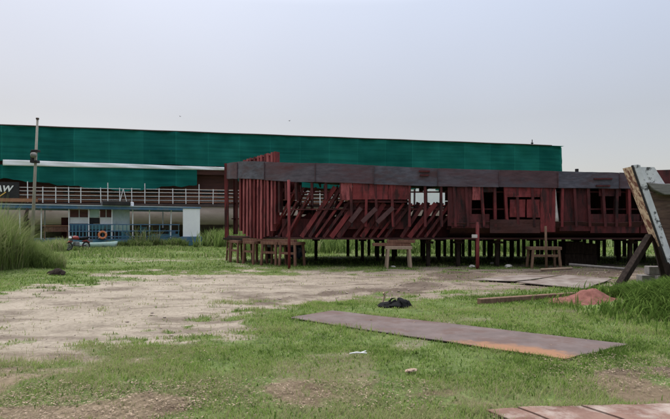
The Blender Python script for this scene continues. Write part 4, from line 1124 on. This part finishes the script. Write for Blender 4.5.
# shores
for (x0, y0, Y0, x1, y1, Y1, lab) in ((616, 291, 12.9, 650, 236, 13.6, 'dark slanting shore with its foot by the red soil, under the old boat'), (666, 283, 13.6, 655, 238, 13.7, 'second dark shore behind the first under the old boat, leaning the other way'), (675, 290, 12.95, 662, 246, 13.2, 'dark shore nearest the right edge under the old boat')):
    o = MB().beam(P(x0, y0, Y0), P(x1, y1, Y1), 0.17, 0.16).build('timber_shore', M['timber_dark'], None, bevel=0.012); tag(o, lab, 'shore', 'dark shores under the old boat')
cbl = ['grey concrete block at the bottom left under the old boat', 'grey concrete block at the bottom right under the old boat', 'grey concrete block on top of the other two under the old boat']
for i, (px, py, dz) in enumerate(((646, 283, 0), (661, 283.5, 0), (654, 283, .25))):
    g = G(px, py)
    o = MB().box((0, 0, .12), (.40, .3, .235)).build('concrete_block', M['concrete'], None, bevel=0.012); o.location = (g.x, g.y, dz); o.rotation_euler.z = random.uniform(-.15, .15); tag(o, cbl[i], 'block', 'concrete blocks under the old boat')

# ------------------------------------------------------------------ steel sheets on the ground
def plate_material():
    m = mat('mauve grey steel sheet', (0.102, 0.077, 0.072), (0.155, 0.12, 0.113), 2.3, 0.9, 0.25, (0.115, 0.076, 0.066), 0.53, 1.3, tight=0.10, detail=14, coord='World')
    t = m.node_tree; L = t.links; b = t.nodes['Principled BSDF']
    src = b.inputs['Base Color'].links[0].from_socket
    gm = t.nodes.new('ShaderNodeNewGeometry')
    # orange rust bloom towards the near corner of the sheet
    sb = t.nodes.new('ShaderNodeVectorMath'); sb.operation = 'SUBTRACT'; sb.inputs[1].default_value = (2.4, 6.48, 0.03); L.new(gm.outputs['Position'], sb.inputs[0])
    mpr = t.nodes.new('ShaderNodeMapping'); mpr.vector_type = 'POINT'; mpr.inputs['Rotation'].default_value = (0, 0, R(37.7)); L.new(sb.outputs[0], mpr.inputs[0])
    msc = t.nodes.new('ShaderNodeVectorMath'); msc.operation = 'MULTIPLY'; msc.inputs[1].default_value = (0.95, 2.5, 0); L.new(mpr.outputs[0], msc.inputs[0])
    ds = t.nodes.new('ShaderNodeVectorMath'); ds.operation = 'LENGTH'; L.new(msc.outputs[0], ds.inputs[0])
    n = t.nodes.new('ShaderNodeTexNoise'); n.inputs['Scale'].default_value = 5.0; n.inputs['Detail'].default_value = 10; n.inputs['Roughness'].default_value = 0.75; L.new(gm.outputs['Position'], n.inputs['Vector'])
    ad_ = t.nodes.new('ShaderNodeMath'); ad_.operation = 'MULTIPLY_ADD'; ad_.inputs[1].default_value = -1.7; L.new(n.outputs['Fac'], ad_.inputs[0]); L.new(ds.outputs['Value'], ad_.inputs[2])
    r = t.nodes.new('ShaderNodeMapRange'); r.inputs['From Min'].default_value = 0.18; r.inputs['From Max'].default_value = -0.22; L.new(ad_.outputs[0], r.inputs['Value'])
    mx_ = t.nodes.new('ShaderNodeMix'); mx_.data_type = 'RGBA'; mx_.inputs['B'].default_value = (0.26, 0.135, 0.075, 1)
    L.new(r.outputs[0], mx_.inputs['Factor']); L.new(src, mx_.inputs['A']); L.new(mx_.outputs['Result'], b.inputs['Base Color'])
    # brown rust along the far left end
    return m
def sheet(poly, z_, th, m_, name, lab, sub=24, warp=0.012, group=None):
    A, B, Cc, D = [Vector((p[0], p[1], 0)) for p in poly]
    rows = []
    for k in range(sub + 1):
        v_ = k / sub; row = []
        for i in range(sub * 2 + 1):
            u_ = i / (sub * 2)
            p_ = A.lerp(D, v_).lerp(B.lerp(Cc, v_), u_) if False else (A * (1 - u_) + D * u_) * (1 - v_) + (B * (1 - u_) + Cc * u_) * v_
            ex_ = 1.0 if (k in (0, sub) or i in (0, sub * 2)) else 0.0
            row.append((p_.x + ex_ * .04 * (float(fbm(p_.x + 5, p_.y, 5, 3)) - .5), p_.y + ex_ * .05 * (float(fbm(p_.x, p_.y + 9, 5, 3)) - .5), z_ + warp * (float(fbm(p_.x, p_.y, 0.9, 2)) - .5) * 2))
        rows.append(row)
    o = MB().strip(rows).build(name, m_, None, smooth=False, solid=th)
    tag(o, lab, 'steel sheet', group); return o
sheet(STEELPLATE, 0.022, 0.012, plate_material(), 'steel_sheet', 'big mauve grey steel sheet with an orange rusted corner lying on the grass')
p5 = [G(516, 284.5), G(566, 277.5), G(612, 281), G(585, 291)]
sheet([p5[0], p5[1], p5[2], p5[3]], 0.06, 0.02, M['pink_sheet'], 'steel_sheet', 'pinkish rusty sheet lying flat by the red soil heap', 12, 0.03)
p6 = [G(470, 281), G(520, 276.5), G(562, 277), G(514, 283)]
sheet(p6, 0.05, 0.02, M['pink_sheet'], 'steel_sheet', 'thin greyish sheet lying on the track left of the pinkish sheet', 12, 0.03)
bs = []
e0, e1 = G(484, 412.5), G(700, 409.0)
dirn = (e1 - e0).normalized(); back = Vector((-0.55, 0.83, 0)); 
dn = Vector((0.55, -0.95, 0)).normalized()
labs = ['reddish rust sheet at the bottom edge, leftmost of the three', 'reddish rust sheet at the bottom edge, middle of the three', 'reddish rust sheet in the bottom right corner']
cuts = [0.0, 0.31, 0.88, 2.2]
for i in range(3):
    a = e0 + dirn * (cuts[i] + .006); b = e0 + dirn * (cuts[i + 1] - .006)
    sheet([a + dn * 1.6, a, b, b + dn * 1.6], 0.028 + 0.010 * i, 0.014, M['rust_sheet'], 'rust_sheet', labs[i], 10, 0.01, 'rust sheets at the bottom edge')
# plank edge and red soil
a, b = G(479, 304.5), G(578, 297.5)
o = MB().beam(a + Vector((0, 0, .05)), b + Vector((.15, 0, .06)), 0.14, 0.15).build('timber_balk', M['timber'], None, bevel=0.012); tag(o, 'long brown timber balk lying in the grass left of the red soil heap', 'timber')
def mound(name, loc, rx, ry, hz, m_, lab, cat, seed):
    rows = []
    for k in range(15):
        rr_ = k / 14; row = []
        for i in range(41):
            a_ = 2 * math.pi * i / 40
            e_ = 1 + 0.35 * (float(vnoise(math.cos(a_) * 1.5 + seed, math.sin(a_) * 1.5, 1.0)) - .5) * 2
            x_, y_ = rx * rr_ * e_ * math.cos(a_), ry * rr_ * e_ * math.sin(a_)
            z_ = hz * (1 - rr_) ** 1.15 * (0.6 + 0.8 * float(fbm(x_ + seed, y_, 3, 3))) + 0.10 * (float(fbm(x_ + seed, y_, 8, 3)) - .5) * (1 if 0 < k < 14 else 0) - (0.03 if k == 14 else 0)
            row.append((x_, y_, z_))
        rows.append(row)
    o = MB().strip(rows).build(name, m_, None, smooth=True); o.location = loc; tag(o, lab, cat); return o
g = G(593, 305); mound('soil_heap', (g.x, g.y, 0.04), 0.76, 0.6, 0.28, M['redsoil'], 'heap of red brick dust beside the end of the timber balk', 'soil heap', 44)
# black crumpled heap
g = G(397, 307)
r = empty('scrap_heap', (g.x, g.y, 0)); tag(r, 'black tangled heap of torn plastic on the grass above the big steel sheet', 'scrap heap')
lp = lump('crumpled_plastic', (-.10, 0, 0), 0.24, 0.14, 0.07, M['black'], None, None, 51, 4, .5); lp.parent = r
lp = lump('crumpled_plastic', (.16, 0.02, 0), 0.15, 0.13, 0.11, M['black'], None, None, 57, 4, .55); lp.parent = r
for k in range(14):
    a = random.uniform(0, 2 * math.pi); q_ = Vector((random.uniform(-.2, .22), random.uniform(-.08, .08), random.uniform(.02, .12)))
    e_ = q_ + Vector((math.cos(a) * random.uniform(.08, .2), math.sin(a) * .08, random.uniform(-.02, .10)))
    e_.z = max(e_.z, .01)
    nm = MB().tube([q_, (q_ + e_) / 2 + Vector((0, 0, .03)), e_], [0.022, 0.016, 0.005], 6).build('torn_strip', M['black'], r)
o = MB().beam((0, 0, 0.0), (.05, .02, .17), 0.03, 0.035).beam((.05, .02, .17), (.02, .0, .22), 0.04, 0.04).build('wood_chip', M['timber_pale'], None); g = G(382.5, 303); o.location = g; tag(o, 'pale upright wood splinter just left of the black heap', 'splinter')
# small litter on the lawn
g = G(359, 357); o = MB().tube([(-.12, 0, .045), (-.03, .012, .055), (.10, .0, .05)], [.007, .012, .006], 7).tube([(.03, .01, .055), (.09, .05, .065)], .007, 6).build('white_stick', M['white'], None); o.location = g; tag(o, 'small white broken stick on the lawn below the big steel sheet', 'stick')
g = G(411, 372); lump('wood_chip', (g.x, g.y, .012), .07, .03, .014, M['timber_pale'], 'pale splintered lump of wood lying alone on the lawn below the steel sheet', 'wood chip', 71, 3, .5)
g = G(8, 334 + 56); 
# birds in the sky
def bird(px, py, Y, rz, lab, sp_):
    p_ = P(px, py, Y)
    b = MB().tube([(-.16, 0, 0), (-.06, 0, .01), (.08, 0, .01), (.17, 0, .02), (.21, 0, .015)], [0.02, .055, .06, .04, .008], 8)
    for s_ in (-1, 1):
        b.add([(.08, s_ * .03, .02), (-.08, s_ * .03, .02), (-.06, s_ * .22, .02 + sp_), (.06, s_ * .22, .03 + sp_), (-.10, s_ * .44, sp_ * .7), (-.03, s_ * .46, sp_ * .7)], [(0, 1, 2, 3), (3, 2, 4, 5)])
    b.add([(-.14, -.02, 0), (-.14, .02, 0), (-.28, .06, 0), (-.28, -.06, 0)], [(0, 1, 2, 3)])
    o = b.build('bird', M['bird'], None); o.location = p_; o.rotation_euler = (R(20), 0, rz); tag(o, lab, 'bird', 'birds in the sky')
bird(180, 116.5, 120, R(60), 'tiny dark bird in the pale sky above the left half of the ship', .10)
bird(289.5, 121, 110, R(-40), 'tiny dark bird in the pale sky near the picture centre', .12)

# ------------------------------------------------------------------ grass, weeds, litter
def blades(pos, h, wd, bend, tone, rng, az=None):
    n = len(pos)
    a = rng.random(n) * 2 * np.pi if az is None else az
    dx, dy = np.cos(a), np.sin(a)                  # lean direction
    px_, py_ = -dy, dx                             # width direction
    verts = np.zeros((n, 5, 3))
    for k, (f, wv) in enumerate(((0, 1.0), (0.55, 0.75))):
        lean = bend * f * f
        cx = pos[:, 0] + dx * lean * h; cy = pos[:, 1] + dy * lean * h; cz = pos[:, 2] + f * h * np.sqrt(np.maximum(0.1, 1 - (bend * f) ** 2 * .5))
        for s_, j in ((-1, 0), (1, 1)):
            verts[:, 2 * k + j, 0] = cx + px_ * wd * wv * s_ / 2; verts[:, 2 * k + j, 1] = cy + py_ * wd * wv * s_ / 2; verts[:, 2 * k + j, 2] = cz
    verts[:, 4, 0] = pos[:, 0] + dx * bend * h; verts[:, 4, 1] = pos[:, 1] + dy * bend * h; verts[:, 4, 2] = pos[:, 2] + h * np.sqrt(np.maximum(0.08, 1 - bend ** 2 * .6))
    base = np.arange(n)[:, None] * 5
    q_ = base + np.array([[0, 1, 3, 2]]); t3 = base + np.array([[2, 3, 4]])
    return verts.reshape(-1, 3), q_, t3, np.repeat(tone, 5)

def scatter(n, x0, x1, y0, y1, rng, fan=True):
    y = np.sqrt(rng.random(n) * (y1 ** 2 - y0 ** 2) + y0 ** 2) if fan else y0 + rng.random(n) * (y1 - y0)
    if fan: x = (rng.random(n) * 2 - 1) * (y * 0.84 + 1.2)
    else: x = x0 + rng.random(n) * (x1 - x0)
    return x, y

_hp = G(593, 305)
SHEETS = [[(_hp.x - .05 + .6 * math.cos(k * math.pi / 6), _hp.y - .22 + .62 * math.sin(k * math.pi / 6)) for k in range(12)], STEELPLATE, [(p.x, p.y) for p in p5], [(p.x, p.y) for p in p6], [((e0 + dn * 1.7).x, (e0 + dn * 1.7).y), (e0.x, e0.y), ((e0 + dirn * 2.2).x, (e0 + dirn * 2.2).y), ((e0 + dirn * 2.2 + dn * 1.7).x, (e0 + dirn * 2.2 + dn * 1.7).y)]]
def lawn(n, y0, y1, hmul, wmul, rng):
    x, y = scatter(n, 0, 0, y0, y1, rng)
    d = dirt_mask(x, y)
    clump = fbm(x + 3, y + 8, 1.6, 3)
    keep = rng.random(n) < np.clip(1.05 - 1.2 * d, 0.02, 1) * np.clip(0.1 + 1.9 * (clump - 0.22), 0.08, 1)
    for s_ in SHEETS:
        keep &= poly_sd(s_, x, y) < 0.0
    x, y, d, clump = x[keep], y[keep], d[keep], clump[keep]
    z = height(x, y)
    tallb = smooth(0.52, 0.7, fbm(x + 60, y + 5, 0.7, 3))
    mound = np.exp(-(((x - 7.4) / 1.9) ** 2 + ((y - 9.9) / 1.6) ** 2))
    edge = np.zeros(len(x))
    for s_ in SHEETS: edge = np.maximum(edge, smooth(-0.16, -0.02, poly_sd(s_, x, y)))
    hmul = hmul * (1 + 0.7 * edge)
    h = (0.026 + 0.036 * rng.random(len(x)) + 0.05 * tallb * rng.random(len(x)) + 0.16 * mound * (0.4 + rng.random(len(x)))) * hmul
    wd = (0.005 + 0.004 * rng.random(len(x))) * wmul * (1 + 0.6 * mound)
    patch = fbm(x * 0.5 + 21, y + 9, 0.55, 3)
    tone = np.clip(0.36 + 0.75 * (patch - 0.5) * 2.0 + 0.9 * (fbm(x + 31, y * 1.3, 2.2, 3) - .5) + 0.8 * (fbm(x + 13, y * 1.2, 7.0, 2) - .5) - 0.55 * np.exp(-(((x - 7.4) / 1.9) ** 2 + ((y - 9.9) / 1.6) ** 2)) + 0.22 * rng.standard_normal(len(x)) + 0.45 * d, 0, 1)
    dry = rng.random(len(x)) < (0.06 + 0.6 * d + 0.25 * smooth(6.2, 4.8, y))
    tone = np.where(dry, 0.85 + 0.15 * rng.random(len(x)), np.minimum(tone, 0.86))
    return blades(np.stack([x, y, z - 0.004], 1), h, wd, 0.35 + 0.55 * rng.random(len(x)), tone, rng)
def merge(lst):
    off = 0; V_, Q_, T_, A_ = [], [], [], []
    for v_, q_, t3, a in lst:
        V_.append(v_); Q_.append(q_ + off); T_.append(t3 + off); A_.append(a); off += len(v_)
    return np.concatenate(V_), np.concatenate(Q_), np.concatenate(T_), np.concatenate(A_)
rg = np.random.default_rng(11)
v_, q_, t3, a = merge([lawn(205000, 3.6, 7.0, 1.0, 1.0, rg), lawn(215000, 7.0, 12.0, 1.05, 1.5, rg), lawn(145000, 12.0, 20.5, 1.2, 2.4, rg), lawn(70000, 20.5, 40.0, 1.9, 4.5, rg)])
def leaves(n, fx, h0, wd, tn, rng, mask=True):
    x, y = fx(n); z = height(x, y)
    k = np.ones(len(x), bool)
    if mask: k &= rng.random(len(x)) < 1.0 - 1.3 * dirt_mask(x, y)
    for s_ in SHEETS: k &= poly_sd(s_, x, y) < 0.0
    x, y, z = x[k], y[k], z[k]; n = len(x)
    return blades(np.stack([x, y, z], 1), h0 * (0.4 + rng.random(n)), wd * (0.6 + .8 * rng.random(n)), 0.6 + 0.38 * rng.random(n), np.clip(tn + .22 * rng.standard_normal(n), 0, .84), rng)
def mound_xy(n):
    return 7.5 + 0.95 * rg.standard_normal(n), 9.8 + 0.85 * rg.standard_normal(n)
extra = [leaves(9000, lambda n: scatter(n, 0, 0, 3.8, 9, rg), 0.05, 0.016, .22, rg), leaves(6000, lambda n: scatter(n, 0, 0, 9, 16, rg), 0.07, 0.022, .22, rg), leaves(26000, mound_xy, 0.30, 0.026, -.02, rg, False)]
v_, q_, t3, a = merge([(v_, q_, t3, a)] + extra)
me = np_mesh('grass', v_, q_, t3, a); me.materials.append(M['grass'])
go = bpy.data.objects.new('grass', me); C.objects.link(go); tag(go, 'short uneven green grass growing over the yard', None, kind='stuff')

def clump_mesh(name, cx, cy, rx, ry, n, h0, h1, wd, m_, rng, bend=(0.15, 0.7), tone=(0.5, 0.2)):
    a = rng.random(n) * 2 * np.pi; rr = np.sqrt(rng.random(n))
    x = rr * np.cos(a) * rx; y = rr * np.sin(a) * ry
    sub = fbm(x + cx, y + cy, 1.3, 3)
    h = (h0 + (h1 - h0) * rng.random(n)) * (1.05 - 0.55 * rr ** 2) * (0.6 + 0.75 * sub)
    z = height(x + cx, y + cy) - 0.02
    tn = np.clip(tone[0] + tone[1] * rng.standard_normal(n) + (sub - .5) * .9, 0, 1)
    v_, q_, t3, aa = blades(np.stack([x, y, z], 1), h, np.full(n, wd) * (0.6 + .8 * rng.random(n)), bend[0] + (bend[1] - bend[0]) * rng.random(n), tn, rng)
    me = np_mesh(name, v_, q_, t3, aa); me.materials.append(m_)
    o = bpy.data.objects.new(name, me); C.objects.link(o); o.location = (cx, cy, 0)
    return o
o = clump_mesh('tall_grass_clump', -12.6, 17.4, 1.95, 1.5, 26000, 0.5, 2.75, 0.016, M['tallgrass'], rg, bend=(0.1, 1.0), tone=(.66, .22)); tag(o, 'tall pale green clump of reedy grass at the left edge of the picture', 'grass clump', 'tall grass clumps at the left')
o = clump_mesh('tall_grass_clump', -12.0, 19.4, 1.1, 1.0, 8000, 0.3, 1.5, 0.016, M['tallgrass'], rg, bend=(0.1, 1.0), tone=(.62, .22)); tag(o, 'lower clump of reedy grass right of the tallest clump, below the utility pole', 'grass clump', 'tall grass clumps at the left')
o = clump_mesh('tall_grass_clump', -10.9, 18.4, 1.0, 0.8, 5000, 0.2, 1.1, 0.015, M['tallgrass'], rg, bend=(0.2, 1.0), tone=(.6, .22)); tag(o, 'lowest and rightmost reedy clump beside the dark lump at the track edge', 'grass clump', 'tall grass clumps at the left')
# weeds before the ferry, under the hull and on the mound
lst = []
def weeds(n, fx, hh, ww, rng, tn=0.5):
    x, y = fx(n)
    k = fbm(x + 2, y + 7, 0.8, 3); keep = k > 0.42
    x, y, k = x[keep], y[keep], k[keep]; z = height(x, y)
    h = hh * (0.3 + rng.random(len(x))) * (0.4 + 1.1 * k)
    return blades(np.stack([x, y, z - .01], 1), h, np.full(len(x), ww), 0.2 + 0.6 * rng.random(len(x)), np.clip(tn + .25 * rng.standard_normal(len(x)), 0, 1), rng)
def along_ferry(a, b, y0, y1):
    def f(n):
        t_ = FE.t(a) + (FE.t(b) - FE.t(a)) * rg.random(n); yy = y0 + (y1 - y0) * rg.random(n)
        return FE.A.x + FE.u.x * t_ - FE.u.y * yy, FE.A.y + FE.u.y * t_ + FE.u.x * yy
    return f
def rect(x0, x1, y0, y1):
    return lambda n: (x0 + (x1 - x0) * rg.random(n), y0 + (y1 - y0) * rg.random(n))
lst.append(weeds(6000, along_ferry(-20, 66, -5, -0.6), 0.75, 0.05, rg, .75))
lst.append(weeds(3500, along_ferry(72, 200, -4, -0.9), 0.24, 0.05, rg, .6))
lst.append(weeds(5000, along_ferry(128, 205, -1.7, -0.15), 0.62, 0.06, rg, .6))
lst.append(weeds(1500, along_ferry(86, 128, -1.0, -0.15), 0.45, 0.06, rg, .6))
lst.append(weeds(260, along_ferry(132, 158, -1.2, -0.4), 1.5, 0.05, rg, .8))
lst.append(weeds(5200, rect(-10.9, -5.5, 38.5, 46), 1.25, 0.08, rg, .5))
lst.append(weeds(4200, rect(-6, 16, 30, 36), 0.8, 0.08, rg, .25))
lst.append(weeds(5000, rect(-10, 22, 38, 47), 1.3, 0.10, rg, .5))
lst.append(weeds(3000, rect(-16, -4, 26, 35), 0.25, 0.05, rg, .5))

v_, q_, t3, a = merge(lst)
me = np_mesh('weeds', v_, q_, t3, a); me.materials.append(M['tallgrass'])
o = bpy.data.objects.new('weeds', me); C.objects.link(o); tag(o, 'ragged green weeds along the ferry and behind the hull', None, kind='stuff')

# dry litter and clods
def flakes(n, fx, size, rng):
    x, y = fx(n); z = height(x, y) + 0.012 + 0.03 * rng.random(n)
    a = rng.random(n) * 2 * np.pi; s_ = size * (0.5 + rng.random(n)); tl_ = (rng.random(n) - .5) * 1.2
    c, s2 = np.cos(a), np.sin(a)
    V_ = np.zeros((n, 4, 3))
    for k, (u_, w_) in enumerate(((-1, 0), (0, -.45), (1, 0), (0, .45))):
        V_[:, k, 0] = x + (c * u_ - s2 * w_) * s_; V_[:, k, 1] = y + (s2 * u_ + c * w_) * s_; V_[:, k, 2] = z + (u_ * tl_ + abs(w_) * .3) * s_ * .5
    return V_.reshape(-1, 3), np.arange(n * 4).reshape(-1, 4)
fl = [flakes(2600, rect(-3.2, -1.2, 4.1, 5.3), 0.014, rg), flakes(1300, rect(-1.4, 1.0, 4.5, 5.4), 0.013, rg), flakes(1800, rect(2.4, 4.8, 5.0, 6.4), 0.014, rg), flakes(700, rect(-4.5, -1.5, 5.2, 7.2), 0.014, rg), flakes(220, rect(1.3, 3.6, 4.0, 4.7), 0.012, rg), flakes(500, rect(-4, 4.5, 4.2, 8.5), 0.012, rg), flakes(160, rect(-6, 6, 8, 13), 0.025, rg)]
off = 0; VV, QQ = [], []
for v_, q_ in fl: VV.append(v_); QQ.append(q_ + off); off += len(v_)
me = np_mesh('leaf_litter', np.concatenate(VV), np.concatenate(QQ)); me.materials.append(M['leaf_dry'])
o = bpy.data.objects.new('leaf_litter', me); C.objects.link(o); tag(o, 'dry brown leaf litter scattered over the front of the lawn', None, kind='stuff')
ico = bmesh.new(); bmesh.ops.create_icosphere(ico, subdivisions=1, radius=1.0)
iv = np.array([v.co[:] for v in ico.verts]); ico.verts.ensure_lookup_table(); itr = np.array([[v.index for v in f.verts] for f in ico.faces]); ico.free()
n = 2600
x, y = scatter(n * 3, 0, 0, 6.5, 20, rg); k = (dirt_mask(x, y) > 0.6) & (rg.random(len(x)) < 0.25 + 0.9 * mud_mask(x, y))
x, y = x[k][:n], y[k][:n]; n = len(x)
cl_ = fbm(x + 5, y * 2, 0.7, 3) > 0.5
sz = (0.006 + 0.022 * rg.random(n) ** 4) * np.where(cl_, 1.3, .7)
VV = (iv[None] * (1 + .5 * (rg.random((n, len(iv), 1)) - .5))) * sz[:, None, None] * np.array([1.2, 1, .7]) + np.stack([x, y, height(x, y) + sz * .25], 1)[:, None, :]
TT = itr[None] + (np.arange(n) * len(iv))[:, None, None]
me = np_mesh('clods', VV.reshape(-1, 3), None, TT.reshape(-1, 3)); me.materials.append(mat('dirt clods', (0.24, 0.20, 0.17), (0.38, 0.31, 0.26), 4, .95, .3, coord='World'))
o = bpy.data.objects.new('clods', me); C.objects.link(o); tag(o, 'small clods and stones lying on the dirt track', None, kind='stuff')
